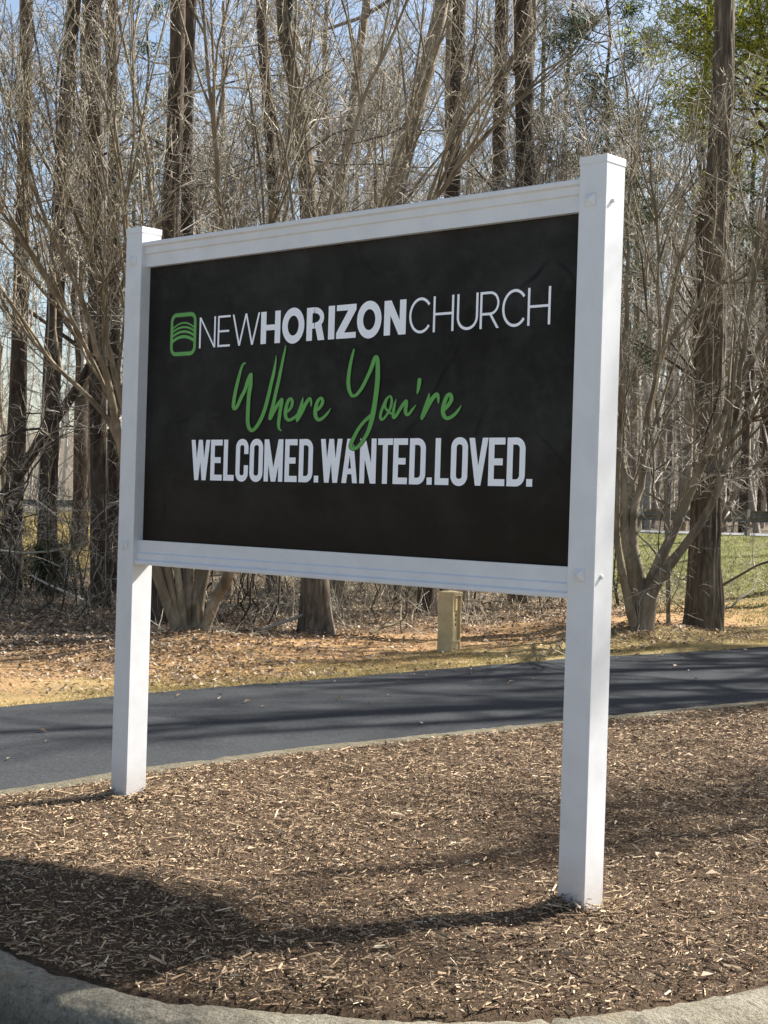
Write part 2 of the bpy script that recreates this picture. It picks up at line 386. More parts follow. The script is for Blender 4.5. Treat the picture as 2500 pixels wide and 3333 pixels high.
# a slightly ragged far edge of the asphalt
ys = np.linspace(-12, 40, 700)
P = np.stack([ys*5.0, ys*0+.3], -1)
strip('drive', ys, drive_far(ys)-0.10+0.035*vnoise(P, 9)+0.02*vnoise(P*3.1, 8), drive_near(ys)+0.02, -0.374, ASPHALT, 12, 'dark asphalt drive running behind the sign', 'drive', 0.012)
lot = MB(); lot.add([(-3.2, -60, -0.462), (80, -60, -0.462), (80, 45, -0.462), (-3.2, 45, -0.462)], [(0, 1, 2, 3)])
tag(lot.build('parking_lot', LOT), 'asphalt lot in front of the rolled kerb', 'pavement', kind='structure')
# highway beyond the guardrail
V = []; 
ts = np.linspace(-60, 90, 60)
for t in ts:
    for s in (-1.2, -4.0, -8.5):
        p = GR_A + GR_DIR*t + GR_N*s; x, y = xy_from(p[0], p[1]); V.append((x, y, float(terrain(np.array([x]), np.array([y]), False)[0]) + 0.03))
idx = np.arange(len(V)).reshape(-1, 3)
F = np.stack([idx[:-1,:-1], idx[1:,:-1], idx[1:,1:], idx[:-1,1:]], -1).reshape(-1, 4)
tag(obj('highway', mesh_from('highway', V, [F], ASPHALT2, True)), 'pale road surface showing beneath the guardrail', 'road', kind='structure')

# ---------------------------------------------------------------- island: kerbs and mulch
FRONT = catmull([(4.35, 9), (4.30, 4.5), (4.16, 1.6), (3.87, -0.16), (3.61, -0.91), (3.29, -1.32), (2.78, -1.68), (2.57, -1.79), (2.12, -1.86), (1.77, -1.84), (1.0, -1.72), (0.3, -1.35), (-0.25, -0.9), (-0.46, -0.37)], 14)
BACK = catmull([(-0.46, -0.37), (-0.45, 0.3), (-0.52, 0.73), (-0.46, 2.05), (-0.22, 4.26), (0.12, 6.74), (1.0, 12), (2.8, 20)], 14)
def sweep(name, path, prof, mat, label, seed, joints=3.0, step=0.016):
    """profile (offset outwards, z) along a path; outwards is to the left of the direction of travel * -1"""
    p = np.asarray(path); T = np.gradient(p, axis=0); T /= np.linalg.norm(T, axis=1)[:, None]
    # resample evenly
    s = np.concatenate([[0], np.cumsum(np.linalg.norm(np.diff(p, axis=0), axis=1))]); n = int(s[-1]/step)
    q = np.linspace(0, s[-1], n); p = np.stack([np.interp(q, s, p[:,0]), np.interp(q, s, p[:,1])], -1)
    T = np.gradient(p, axis=0); T /= np.linalg.norm(T, axis=1)[:, None]; N = np.stack([-T[:,1], T[:,0]], -1)*OUT
    prof = catmull(np.array(prof), 3); m = len(prof); al = np.concatenate([[0], np.cumsum(np.linalg.norm(np.diff(prof, axis=0), axis=1))]); V = np.zeros((n, m, 3))
    pn = np.gradient(prof, axis=0); pn = np.stack([-pn[:,1], pn[:,0]], -1); pn /= np.linalg.norm(pn, axis=1)[:, None]+1e-9; pn *= np.where(pn[:, 1:] < 0, -1, 1)
    for j, (o, z) in enumerate(prof):
        g = lambda f, sd: vnoise(np.stack([q*f, q*0+al[j]*f+3.3], -1), seed+sd)
        w = g(1.3, 0)*0.006 + g(11, 1)*0.0030 + g(34, 2)*0.0035 + g(80, 3)*0.0024 - 0.016*np.maximum(g(7.3, 4)-0.62, 0)/0.38      # worn, pitted and chipped face
        jd = np.abs((q+0.4) % joints - joints/2); w = w - np.where(jd < 0.012, 0.018, 0)*(2 < j < m-2)
        w = w*(0.25 if o > 0.33 else 1.0)
        V[:, j, 0] = p[:,0] + N[:,0]*(o+w*pn[j, 0]); V[:, j, 1] = p[:,1] + N[:,1]*(o+w*pn[j, 0]); V[:, j, 2] = z + w*pn[j, 1]
    idx = np.arange(n*m).reshape(n, m)
    F = np.stack([idx[:-1,:-1], idx[1:,:-1], idx[1:,1:], idx[:-1,1:]], -1).reshape(-1, 4)
    return tag(obj(name, mesh_from(name, V.reshape(-1, 3), [F], mat, True)), label, 'kerb', kind='structure')
OUT = 1.0
sweep('kerb', FRONT, [(-0.03, -0.40), (0.0, -0.325), (0.03, -0.306), (0.08, -0.300), (0.13, -0.303), (0.165, -0.313), (0.195, -0.334), (0.22, -0.370), (0.245, -0.415), (0.28, -0.440), (0.33, -0.450), (0.50, -0.454), (0.75, -0.447), (0.755, -0.49)], CONCRETE, 'rolled tan concrete kerb curving round the front of the mulch bed', 11)
OUT = 1.0
sweep('kerb', BACK, [(-0.06, -0.40), (-0.04, -0.318), (0.0, -0.300), (0.10, -0.298), (0.17, -0.304), (0.24, -0.325), (0.32, -0.352), (0.42, -0.366), (0.425, -0.40)], CONCRETE_OLD, 'low concrete kerb between the mulch bed and the drive', 21, 3.0, 0.04)

BED = np.vstack([FRONT, BACK[1:], [(4.35, 20.0)]])
def inside(px, py, poly):
    c = np.zeros(px.shape, bool); j = len(poly)-1
    for i in range(len(poly)):
        xi, yi = poly[i]; xj, yj = poly[j]
        c ^= ((yi > py) != (yj > py)) & (px < (xj-xi)*(py-yi)/(yj-yi+1e-12)+xi); j = i
    return c
def edge_dist(px, py, poly):
    d = np.full(px.shape, 1e9)
    for i in range(len(poly)-1):
        a = poly[i]; b = poly[i+1]; ab = b-a; L = ab@ab + 1e-12
        t = np.clip(((px-a[0])*ab[0]+(py-a[1])*ab[1])/L, 0, 1)
        d = np.minimum(d, np.hypot(px-a[0]-t*ab[0], py-a[1]-t*ab[1]))
    return d
EDGE = np.vstack([FRONT, BACK[1:]])
def mulch_z(x, y, d=None):
    x = np.asarray(x, float); y = np.asarray(y, float)
    if d is None: d = edge_dist(x, y, EDGE)
    P = np.stack([x, y], -1)
    z = -0.288 + 0.075*np.exp(-((x-1.75)**2/0.9+(y+1.15)**2/0.16)) + 0.03*np.exp(-((x-1.6)**2/1.6+(y-1.5)**2/3.0))
    z = z + vnoise(P*1.3, 31)*0.012 + vnoise(P*4.1, 32)*0.014 + vnoise(P*11, 33)*0.008
    z = z + 0.03*np.exp(-((x-0.09)**2+(y-0.12)**2)/0.02) + 0.02*np.exp(-((x-2.92)**2+(y+0.02)**2)/0.03)
    e = -0.303 + 0.9*np.minimum(d, 0.0)
    return z*sstep(-0.03, 0.14, d) + e*(1-sstep(-0.03, 0.14, d))
gx = np.arange(-0.75, 4.6, 0.045); gy = np.concatenate([np.arange(-2.1, 8, 0.045), np.arange(8, 20.2, 0.15)])
X, Y = np.meshgrid(gx, gy, indexing='ij'); ins = inside(X, Y, BED); d = edge_dist(X.ravel(), Y.ravel(), EDGE).reshape(X.shape)
ok = ins | (d < 0.07)
Z = mulch_z(X.ravel(), Y.ravel(), np.where(ins, d, -d).ravel()).reshape(X.shape)
nx, ny = X.shape; idx = np.arange(nx*ny).reshape(nx, ny)
keep = (ok[:-1,:-1] & ok[1:,:-1] & ok[1:,1:] & ok[:-1,1:]).ravel()
F = np.stack([idx[:-1,:-1], idx[1:,:-1], idx[1:,1:], idx[:-1,1:]], -1).reshape(-1, 4)[keep]
tag(obj('mulch_bed', mesh_from('mulch_bed', np.stack([X, Y, Z], -1).reshape(-1, 3), [F], SOIL, True)), 'brown wood mulch bed under the white sign', 'mulch bed', kind='structure')

def scatter_prisms(name, x, y, z, L, W, T, yaw, pitch, roll, mat, label, cat, bend=0.0):
    """splinters: wedge-shaped three-sided prisms, six corners and eight triangles each"""
    n = len(x); r = np.random.default_rng(5)
    base = np.zeros((n, 6, 3))
    e0 = r.uniform(0.25, 1.0, n); e1 = r.uniform(0.25, 1.0, n)
    base[:,0] = np.stack([-L/2, -W/2*e0, 0*L], -1); base[:,1] = np.stack([-L/2*r.uniform(.8,1,n), W/2*e0, 0*L], -1); base[:,2] = np.stack([-L/2*r.uniform(.7,1,n), 0*L, T*e0], -1)
    base[:,3] = np.stack([L/2*r.uniform(.8,1,n), -W/2*e1, 0*L], -1); base[:,4] = np.stack([L/2, W/2*e1, 0*L], -1); base[:,5] = np.stack([L/2*r.uniform(.7,1,n), 0*L, T*e1], -1)
    def rot(a, c, s, i, j):
        b = a.copy(); b[..., i] = c[:,None]*a[..., i]-s[:,None]*a[..., j]; b[..., j] = s[:,None]*a[..., i]+c[:,None]*a[..., j]; return b
    base = rot(base, np.cos(roll), np.sin(roll), 1, 2); base = rot(base, np.cos(pitch), np.sin(pitch), 0, 2); base = rot(base, np.cos(yaw), np.sin(yaw), 0, 1)
    base += np.stack([x, y, z], -1)[:, None, :]
    o = np.arange(n)[:, None]*6
    q = np.concatenate([o+np.array([[0,1,4,3]]), o+np.array([[1,2,5,4]]), o+np.array([[2,0,3,5]])]); t = np.concatenate([o+np.array([[0,2,1]]), o+np.array([[3,4,5]])])
    return tag(obj(name, mesh_from(name, base.reshape(-1, 3), [q, t], mat)), label, cat, kind='stuff')
def bed_points(n, power=1.5):
    u = rng.random(n); y = -2.0 + 10.0*u**power; x = rng.uniform(-0.55, 4.35, n); l, dd = across_away(x, y)
    k = (np.abs(l) < dd*0.27+0.15) & inside(x, y, BED); x, y = x[k], y[k]; d = edge_dist(x, y, EDGE)
    # matted drifts and thinner, sunken patches
    c = vnoise(np.stack([x*2.1, y*2.1], -1), 41)*0.6 + vnoise(np.stack([x*5.3, y*5.3], -1), 42)*0.4
    k = rng.random(len(x)) < np.clip(0.78+0.55*c, 0.42, 1.0); return x[k], y[k], d[k]
x, y, d = bed_points(130000)
for cx, cy in ((0.0635, 0.0635), (2.9235, 0.0635)):        # chips heaped round the foot of each post
    a_ = rng.uniform(0, 6.283, 900); r_ = 0.085+np.abs(rng.normal(0, 0.055, 900)); x = np.append(x, cx+np.cos(a_)*r_); y = np.append(y, cy+np.sin(a_)*r_)
d = edge_dist(x, y, EDGE); n = len(x); z = mulch_z(x, y, d)
for cx, cy in ((0.0635, 0.0635), (2.9235, 0.0635)): z = z + rng.uniform(0, 1, n)*0.035*np.exp(-np.maximum(np.hypot(x-cx, y-cy)-0.08, 0)/0.05)*(np.hypot(x-cx, y-cy) < 0.4)
L = rng.lognormal(-3.92, 0.58, n).clip(0.010, 0.10); L *= 1+0.06*np.maximum(y, 0); W = (L*rng.uniform(0.07, 0.30, n)).clip(0.0022, 0.011)
scatter_prisms('mulch_chips', x, y, z+rng.uniform(-0.001, 0.014, n), L, W, W*rng.uniform(0.3, 0.8, n), rng.uniform(0, 6.283, n), rng.normal(0, 0.20, n), rng.uniform(-0.5, 0.5, n), CHIP, 'loose shredded wood chips covering the mulch bed', 'mulch')
# the finer shreds: four-faced slivers
x, y, d = bed_points(310000, 1.35); n = len(x); z = mulch_z(x, y, d)+rng.uniform(0.0, 0.010, n)
L = rng.lognormal(-4.35, 0.45, n).clip(0.006, 0.05); L *= 1+0.09*np.maximum(y, 0); W = (L*rng.uniform(0.08, 0.32, n)).clip(0.0016, 0.008); a = rng.uniform(0, 6.283, n); pt = rng.normal(0, 0.28, n)
ux = np.stack([np.cos(a)*np.cos(pt), np.sin(a)*np.cos(pt), np.sin(pt)], -1); vx = np.stack([-np.sin(a), np.cos(a), 0*a], -1); c = np.stack([x, y, z], -1)
V = np.stack([c-ux*L[:, None]/2, c+ux*L[:, None]/2, c+vx*W[:, None]/2, c-vx*W[:, None]/2+np.array([0, 0, 1.0])*W[:, None]*0.7], 1); o = np.arange(n)[:, None]*4
tag(obj('mulch_shreds', mesh_from('mulch_shreds', V.reshape(-1, 3), [np.concatenate([o+np.array([q]) for q in ([0,2,3],[1,3,2],[0,1,2],[0,3,1])])], CHIP)), 'fine matted wood shreds between the chips of the mulch bed', 'mulch', kind='stuff')

# ---------------------------------------------------------------- the sign
W_, S_, H_ = 0.127, 2.860, 2.675           # post width, post spacing, post height
R_TOP, R_LOW = (2.4694, 2.5959), (0.9399, 1.0644)
sign = empty('church_sign', (0, 0, -0.29))
tag(sign, 'white vinyl post sign with black printed church panel in the mulch bed', 'sign')
OZ = 0.29                                   # children are modelled in world height, moved by the parent
def spart(o): o.location = (0, 0, OZ); return o
def sub(o): return o
for x0, zb in ((0.0, -0.42), (S_, -0.42)):
    m = MB(); m.box((x0, 0, zb), (x0+W_, W_, H_-0.028))
    p = spart(m.build('post', VINYL, sign, 0.0025))
    m = MB(); e = 0.0022; a, b = x0-e, x0+W_+e; zt = H_-0.030; ap = (x0+W_/2, W_/2)
    V = [(a,-e,zt),(b,-e,zt),(b,W_+e,zt),(a,W_+e,zt),(a,-e,H_),(b,-e,H_),(b,W_+e,H_),(a,W_+e,H_)]
    m.add(V + [(ap[0]-0.03, ap[1]-0.03, H_+0.007), (ap[0]+0.03, ap[1]-0.03, H_+0.007), (ap[0]+0.03, ap[1]+0.03, H_+0.007), (ap[0]-0.03, ap[1]+0.03, H_+0.007)],
          [(0,3,2,1),(0,1,5,4),(1,2,6,5),(2,3,7,6),(3,0,4,7),(4,5,9,8),(5,6,10,9),(6,7,11,10),(7,4,8,11),(8,9,10,11)])
    sub(m.build('post_cap', VINYL, p, 0.0015))
    for zc in (2.504, 1.036):
        xc = x0+0.055 if x0 > 1 else x0+0.060; h = 0.0250
        m = MB(); m.add([(xc-h,-0.0004,zc-h),(xc+h,-0.0004,zc-h),(xc+h,-0.0004,zc+h),(xc-h,-0.0004,zc+h),(xc-h,-0.003,zc-h),(xc+h,-0.003,zc-h),(xc+h,-0.003,zc+h),(xc-h,-0.003,zc+h),(xc,-0.0165,zc)],
                        [(0,1,5,4),(1,2,6,5),(2,3,7,6),(3,0,4,7),(4,5,8),(5,6,8),(6,7,8),(7,4,8)])
        sub(m.build('bolt_cover', VINYL, p))
        if x0 > 1:
            m = MB(); k = 10; xs = x0+W_; yc = 0.045; rr = 0.0085; zz = zc-0.004
            ring = [(math.cos(2*math.pi*i/k), math.sin(2*math.pi*i/k)) for i in range(k)]
            V = [(xs+0.0002, yc+rr*c, zz+rr*s) for c, s in ring]+[(xs+0.008, yc+rr*c, zz+rr*s) for c, s in ring]+[(xs+0.011, yc+rr*.6*c, zz+rr*.6*s) for c, s in ring]
            m.add(V, [(i,(i+1)%k,k+(i+1)%k,k+i) for i in range(k)]+[(k+i,k+(i+1)%k,2*k+(i+1)%k,2*k+i) for i in range(k)]+[tuple(range(2*k,3*k))])
            sub(m.build('bolt_end', VINYL, p, smooth=False))
def rail(name, z0, z1, up):
    h = z1-z0
    # half profile: (height share from the panel side, setback from the post face)
    prof = [(0.0, 0.030), (0.47, 0.030), (0.50, 0.0285), (0.53, 0.0225), (0.56, 0.021), (0.76, 0.021), (0.79, 0.019), (0.83, 0.0105), (0.86, 0.009), (0.97, 0.009), (1.0, 0.012)]
    P = [(y, z0+h*t if up else z1-h*t) for t, y in prof]
    loop = P + [(W_-y, z) for y, z in reversed(P)]
    k = len(loop); xa, xb = W_-0.0004, S_+0.0004
    xs = np.linspace(xa, xb, 2)
    V = [(x, y, z) for x in xs for y, z in loop]
    m = MB(); F = [(i, (i+1) % k, k+(i+1) % k, k+i) for i in range(k)]
    if not up: F = [tuple(reversed(f)) for f in F]
    m.add(V, F); return spart(m.build(name, VINYL, sign))
rail('top_rail', *R_TOP, True); rail('bottom_rail', *R_LOW, False)
m = MB(); m.box((W_+0.0005, 0.0605, R_LOW[1]-0.02), (S_-0.0005, 0.0665, R_TOP[0]+0.02))
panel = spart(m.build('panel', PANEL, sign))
panel['label'] = 'black printed panel with white and green lettering'
YP = 0.0605

class Print:
    """flat print on the panel, pieces stepped by hundredths of a millimetre"""
    cnt = 0
    def __init__(s, y=0.0012): s.m = MB(); s.y = YP-y
    def poly(s, pts):
        Print.cnt += 1; y = s.y-0.00002*(Print.cnt % 12)
        s.m.add([(x, y, z) for x, z in pts], [tuple(range(len(pts)))])
    def rect(s, x0, z0, x1, z1): s.poly([(x0,z0),(x1,z0),(x1,z1),(x0,z1)])
    def diag(s, xa, za, xb, zb, t): s.poly([(xa,za),(xa+t,za),(xb+t,zb),(xb,zb)])     # horizontally cut diagonal
    def path(s, pts, t, closed=False):
        p = np.array(pts, float); n = len(p)
        if closed: T = np.roll(p,-1,0)-np.roll(p,1,0)
        else: T = np.gradient(p, axis=0)
        T /= np.linalg.norm(T, axis=1)[:,None]; N = np.stack([-T[:,1], T[:,0]], -1)
        t = np.broadcast_to(np.asarray(t, float), (n,))
        A = p+N*t[:,None]/2; B = p-N*t[:,None]/2; Print.cnt += 1; y = s.y-0.00002*(Print.cnt % 12)
        V = [(q[0], y, q[1]) for q in A]+[(q[0], y, q[1]) for q in B]
        s.m.add(V, [(n+i, n+(i+1)%n, (i+1)%n, i) for i in range(n if closed else n-1)])
    def ribbon(s, A, B):
        n = len(A); r = np.linspace(0, 0.0006, n)
        V = [(A[i][0], s.y-r[i], A[i][1]) for i in range(n)]+[(B[i][0], s.y-r[i], B[i][1]) for i in range(n)]
        s.m.add(V, [(n+i, n+i+1, i+1, i) for i in range(n-1)])
    def done(s, name, mat): return s.m.build(name, mat, panel)
def arc(cx, cz, rx, rz, a0, a1, n=28):
    return [(cx+rx*math.cos(math.radians(a)), cz+rz*math.sin(math.radians(a))) for a in np.linspace(a0, a1, n)]
def rrect(x0, z0, x1, z1, r, n=8):
    P = []
    for cx, cz, a in ((x1-r,z1-r,0),(x0+r,z1-r,90),(x0+r,z0+r,180),(x1-r,z0+r,270)): P += arc(cx, cz, r, r, a, a+90, n)
    return P
def letter(ch, x0, x1, z0, z1, t, th=None, cond=False, rnd=None):
    """one capital letter between x0..x1 and z0..z1; t stem width, th bar height"""
    th = th or t; P = Print(); w, h = x1-x0, z1-z0; zm = (z0+z1)/2
    if ch == 'N':
        tw = t*1.12 if t > 0.02 else t
        P.rect(x0,z0,x0+t,z1); P.rect(x1-t,z0,x1,z1); P.diag(x0,z1,x1-tw,z0,tw)
    elif ch == 'E':
        P.rect(x0,z0,x0+t,z1); P.rect(x0+t,z1-th,x1,z1); P.rect(x0+t,z0,x1,z0+th); P.rect(x0+t,zm-th/2,x1-w*(0.13 if cond else 0.09),zm+th/2)
    elif ch == 'W':
        q = (w-t)/4.0; zt = z1 if t > 0.02 else z1
        P.diag(x0,z1,x0+q,z0,t); P.diag(x0+2*q,z1,x0+q,z0,t); P.diag(x0+2*q,z1,x0+3*q,z0,t); P.diag(x1-t,z1,x0+3*q,z0,t)
    elif ch == 'H':
        P.rect(x0,z0,x0+t,z1); P.rect(x1-t,z0,x1,z1); P.rect(x0+t,zm-th/2,x1-t,zm+th/2)
    elif ch == 'O':
        if cond: P.path(rrect(x0+t/2,z0+t/2-0.003,x1-t/2,z1-t/2+0.003,(w-t)*0.46,10), t, True)
        else: P.path(arc((x0+x1)/2,zm,(w-t)/2,(h-th)/2+0.002,0,360,64)[:-1], t, True)
    elif ch == 'R':
        zs = z0+h*0.36
        P.rect(x0,z0,x0+t,z1); r = (z1-zs)/2
        P.path([(x0+t,z1-th/2),(x0+w*0.45,z1-th/2)]+arc(x1-t/2-(w*0.42),(z1+zs)/2,w*0.42,r-th/2,90,-90,20)+[(x0+w*0.45,zs+th/2),(x0+t,zs+th/2)], th)
        tw = t*1.15; P.diag(x0+w*0.46,zs+th*0.6,x1-tw,z0,tw)
    elif ch == 'I': P.rect(x0,z0,x1,z1)
    elif ch == 'Z':
        P.rect(x0,z1-th,x1,z1); P.rect(x0,z0,x1,z0+th); P.diag(x1-t*1.35,z1-th,x0,z0+th,t*1.35)
    elif ch == 'C':
        if cond:
            r = (w-t)*0.46; a, b = x0+t/2, x1-t/2
            P.path([(b,z1-h*0.35)]+arc(b-r,z1-t/2-r+0.003,r,r,0,90,10)+arc(a+r,z1-t/2-r+0.003,r,r,90,180,10)+arc(a+r,z0+t/2+r-0.003,r,r,180,270,10)+arc(b-r,z0+t/2+r-0.003,r,r,270,360,10)+[(b,z0+h*0.38)], t)
        else:
            rx = (w-t)/1.82; P.path(arc(x0+t/2+rx,zm,rx,(h-th)/2,38,322,48), t)
    elif ch == 'U':
        r = (w-t)/2; rz = r*0.95
        P.path([(x0+t/2,z1)]+arc((x0+x1)/2,z0+t/2+rz,r,rz,180,360,26)+[(x1-t/2,z1)], t)
    elif ch == 'L': P.rect(x0,z0,x0+t,z1); P.rect(x0+t,z0,x1,z0+th)
    elif ch == 'D':
        P.rect(x0,z0,x0+t,z1); r = (w-t)*0.5; b = x1-t/2
        P.path([(x0+t,z1-th/2)]+arc(b-r,z1-th/2-r,r,r,90,0,10)+arc(b-r,z0+th/2+r,r,r,0,-90,10)+[(x0+t,z0+th/2)], (t+th)/2)
    elif ch == 'M':
        tw = t*0.92; P.rect(x0,z0,x0+t,z1); P.rect(x1-t,z0,x1,z1); c = (x0+x1)/2
        P.diag(x0,z1,c-tw*0.55,z0,tw*1.15); P.diag(x1-tw*1.15,z1,c-tw*0.55,z0,tw*1.15)
    elif ch == 'A':
        c = (x0+x1)/2; P.diag(c-t*0.62,z1,x0,z0,t); P.diag(c-t*0.38,z1,x1-t,z0,t); P.rect(x0+w*0.26,z0+h*0.20,x1-w*0.26,z0+h*0.20+th*0.9)
    elif ch == 'T': P.rect(x0,z1-th,x1,z1); c = (x0+x1)/2; P.rect(c-t/2,z0,c+t/2,z1-th)
    elif ch == 'V': c = (x0+x1)/2; P.diag(x0,z1,c-t/2,z0,t); P.diag(x1-t,z1,c-t/2,z0,t)
    elif ch == '.': P.rect(x0,z0,x1,z0+0.031)
    return P.done('letter', INK_WHITE)
ZB, ZC = 2.0360, 2.1895
for ch, a, b in (('N',.530,.6525),('E',.6685,.7605),('W',.776,.9723)): letter(ch, a, b, ZB, ZC, 0.0118, 0.0100)
for ch, a, b in (('H',.980,1.115),('O',1.128,1.2768),('R',1.292,1.411),('I',1.434,1.4744),('Z',1.4865,1.610),('O',1.616,1.7657),('N',1.7817,1.9117)): letter(ch, a, b, ZB, ZC, 0.0375 if ch != 'I' else .04, 0.0265)
for ch, a, b in (('C',1.931,2.0535),('H',2.069,2.185),('U',2.202,2.318),('R',2.328,2.431),('C',2.446,2.5675),('H',2.578,2.694)): letter(ch, a, b, ZB, ZC+0.001, 0.0118, 0.0105)
for ch, a, b in (('W',.495,.6364),('E',.643,.729),('L',.7396,.8167),('C',.828,.9173),('O',.928,1.0208),('M',1.030,1.159),('E',1.1725,1.2556),('D',1.2675,1.3594),('.',1.369,1.398),
                 ('W',1.409,1.547),('A',1.547,1.645),('N',1.659,1.7584),('T',1.7677,1.857),('E',1.861,1.9455),('D',1.9576,2.0508),('.',2.0595,2.0888),
                 ('L',2.105,2.183),('O',2.1934,2.286),('V',2.292,2.3945),('E',2.398,2.4847),('D',2.4956,2.590),('.',2.598,2.6285)):
    letter(ch, a, b, 1.3795, 1.580, 0.0300, 0.0285, True)
SCRIPT_WHERE=[[(0.879,1.949,22),(0.863,1.944,30),(0.849,1.921,36),(0.836,1.885,44),(0.823,1.846,48),(0.810,1.800,50),(0.803,1.760,52),(0.803,1.738,52),(0.813,1.731,52),(0.830,1.742,48),(0.855,1.782,50),(0.881,1.818,50),(0.899,1.857,56),(0.915,1.886,52),(0.922,1.893,48),(0.922,1.879,50),(0.921,1.843,56),(0.913,1.804,56),(0.909,1.758,54),(0.908,1.711,54),(0.908,1.668,54),(0.918,1.638,52),(0.938,1.623,48),(0.962,1.633,50),(0.990,1.661,52),(1.017,1.703,52),(1.036,1.748,52),(1.051,1.794,52),(1.063,1.836,48),(1.078,1.884,44),(1.088,1.926,34),(1.094,1.958,20),(1.094,1.976,8)],
[(1.157,2.022,10),(1.153,2.001,24),(1.143,1.963,34),(1.129,1.908,42),(1.115,1.854,46),(1.098,1.796,48),(1.084,1.744,50),(1.071,1.705,54),(1.064,1.679,46),(1.070,1.684,46),(1.088,1.711,50),(1.115,1.743,50),(1.137,1.764,46),(1.143,1.768,42),(1.142,1.752,46),(1.134,1.720,48),(1.129,1.688,48),(1.125,1.656,46),(1.128,1.633,36),(1.139,1.623,22),(1.147,1.621,14)],
[(1.184,1.710,36),(1.206,1.729,40),(1.214,1.754,42),(1.204,1.769,40),(1.188,1.764,42),(1.176,1.739,48),(1.169,1.707,50),(1.173,1.684,48),(1.188,1.671,44),(1.209,1.672,42),(1.234,1.683,40),(1.251,1.696,30)],
[(1.284,1.772,14),(1.279,1.753,34),(1.271,1.727,46),(1.260,1.699,56),(1.252,1.673,50),(1.250,1.664,28)],
[(1.255,1.673,44),(1.278,1.708,56),(1.300,1.740,50),(1.319,1.762,42),(1.330,1.768,36),(1.337,1.760,32),(1.340,1.745,26),(1.340,1.732,12)],
[(1.373,1.710,40),(1.399,1.727,42),(1.414,1.750,44),(1.406,1.767,40),(1.389,1.762,42),(1.374,1.738,48),(1.368,1.707,52),(1.372,1.684,50),(1.386,1.670,46),(1.404,1.670,44),(1.428,1.682,38),(1.449,1.699,30),(1.468,1.719,8)]]
SCRIPT_YOURE=[[(1.604,1.983,20),(1.597,1.963,32),(1.586,1.926,38),(1.577,1.879,44),(1.574,1.838,48),(1.581,1.801,46),(1.597,1.777,40),(1.612,1.773,36),(1.635,1.783,40),(1.664,1.813,42),(1.690,1.853,42),(1.713,1.892,46),(1.731,1.931,50),(1.742,1.943,50),(1.751,1.929,50),(1.754,1.894,54),(1.755,1.843,58),(1.750,1.793,58),(1.743,1.742,58),(1.734,1.695,62),(1.723,1.652,56),(1.707,1.612,48),(1.681,1.576,44),(1.650,1.546,44),(1.622,1.535,44),(1.603,1.541,46),(1.603,1.556,46),(1.618,1.583,46),(1.646,1.623,42),(1.680,1.656,40),(1.712,1.677,44),(1.729,1.688,40)],
[(1.829,1.767,24),(1.810,1.752,30),(1.794,1.723,34),(1.781,1.694,34),(1.779,1.671,34),(1.792,1.664,30),(1.813,1.681,28),(1.834,1.708,30),(1.844,1.740,30),(1.838,1.764,26),(1.822,1.762,26),(1.807,1.737,28),(1.808,1.716,28),(1.825,1.699,28),(1.844,1.690,26),(1.856,1.693,20)],
[(1.869,1.752,10),(1.862,1.729,28),(1.856,1.700,36),(1.855,1.679,36),(1.861,1.671,34),(1.876,1.684,38),(1.899,1.714,40),(1.922,1.738,42),(1.930,1.742,40),(1.930,1.724,42),(1.927,1.699,42),(1.935,1.684,38),(1.948,1.686,34),(1.966,1.704,28),(1.988,1.725,8)],
[(2.003,1.834,46),(2.001,1.811,44),(1.997,1.790,34),(1.993,1.774,14)],
[(2.061,1.772,14),(2.057,1.753,32),(2.048,1.725,48),(2.037,1.697,52),(2.026,1.673,44),(2.024,1.664,30)],
[(2.030,1.673,40),(2.050,1.711,56),(2.073,1.742,52),(2.095,1.764,46),(2.107,1.768,40),(2.113,1.755,36),(2.115,1.741,26),(2.115,1.729,10)],
[(2.146,1.699,40),(2.170,1.719,44),(2.187,1.743,46),(2.181,1.766,40),(2.164,1.760,44),(2.150,1.734,48),(2.142,1.702,50),(2.147,1.678,48),(2.163,1.665,44),(2.183,1.667,42),(2.208,1.680,38),(2.227,1.697,28),(2.243,1.718,8)]]

def script(strokes, groups, jx, jz):
    for g in groups:
        A_ = Print(0.0030); B_ = Print(0.0022)
        for i in g:
            q = catmull(np.array(strokes[i]), 7); p = q[:, :2]
            T = np.gradient(p, axis=0); N = np.stack([T[:,1]/jz, T[:,0]/jx], -1); N /= np.linalg.norm(N, axis=1)[:,None]+1e-9
            off = np.stack([N[:,0]*jx, -N[:,1]*jz], -1)
            for P, w in ((A_, q[:,2]*0.5), (B_, q[:,2]*0.5+7.0)):
                # rounded ends
                ends = []
                A = p+off*w[:,None]; B = p-off*w[:,None]
                k = np.array([1.0, 0.8, 0.45]); t0 = (p[0]-p[1])/np.linalg.norm((p[0]-p[1])/np.array([jx,jz])); t1 = (p[-1]-p[-2])/np.linalg.norm((p[-1]-p[-2])/np.array([jx,jz]))
                A = np.vstack([[p[0]+t0*w[0]*0.9+off[0]*w[0]*0.45], [p[0]+t0*w[0]*0.55+off[0]*w[0]*0.8], A, [p[-1]+t1*w[-1]*0.55+off[-1]*w[-1]*0.8], [p[-1]+t1*w[-1]*0.9+off[-1]*w[-1]*0.45]])
                B = np.vstack([[p[0]+t0*w[0]*0.9-off[0]*w[0]*0.45], [p[0]+t0*w[0]*0.55-off[0]*w[0]*0.8], B, [p[-1]+t1*w[-1]*0.55-off[-1]*w[-1]*0.8], [p[-1]+t1*w[-1]*0.9-off[-1]*w[-1]*0.45]])
                P.ribbon(A, B)
        B_.done('letter_outline', INK_BLACK); A_.done('letter', INK_GREEN)
script(SCRIPT_WHERE, [(0,), (1,), (2,), (3, 4), (5,)], 4.76e-4, 3.3e-4)
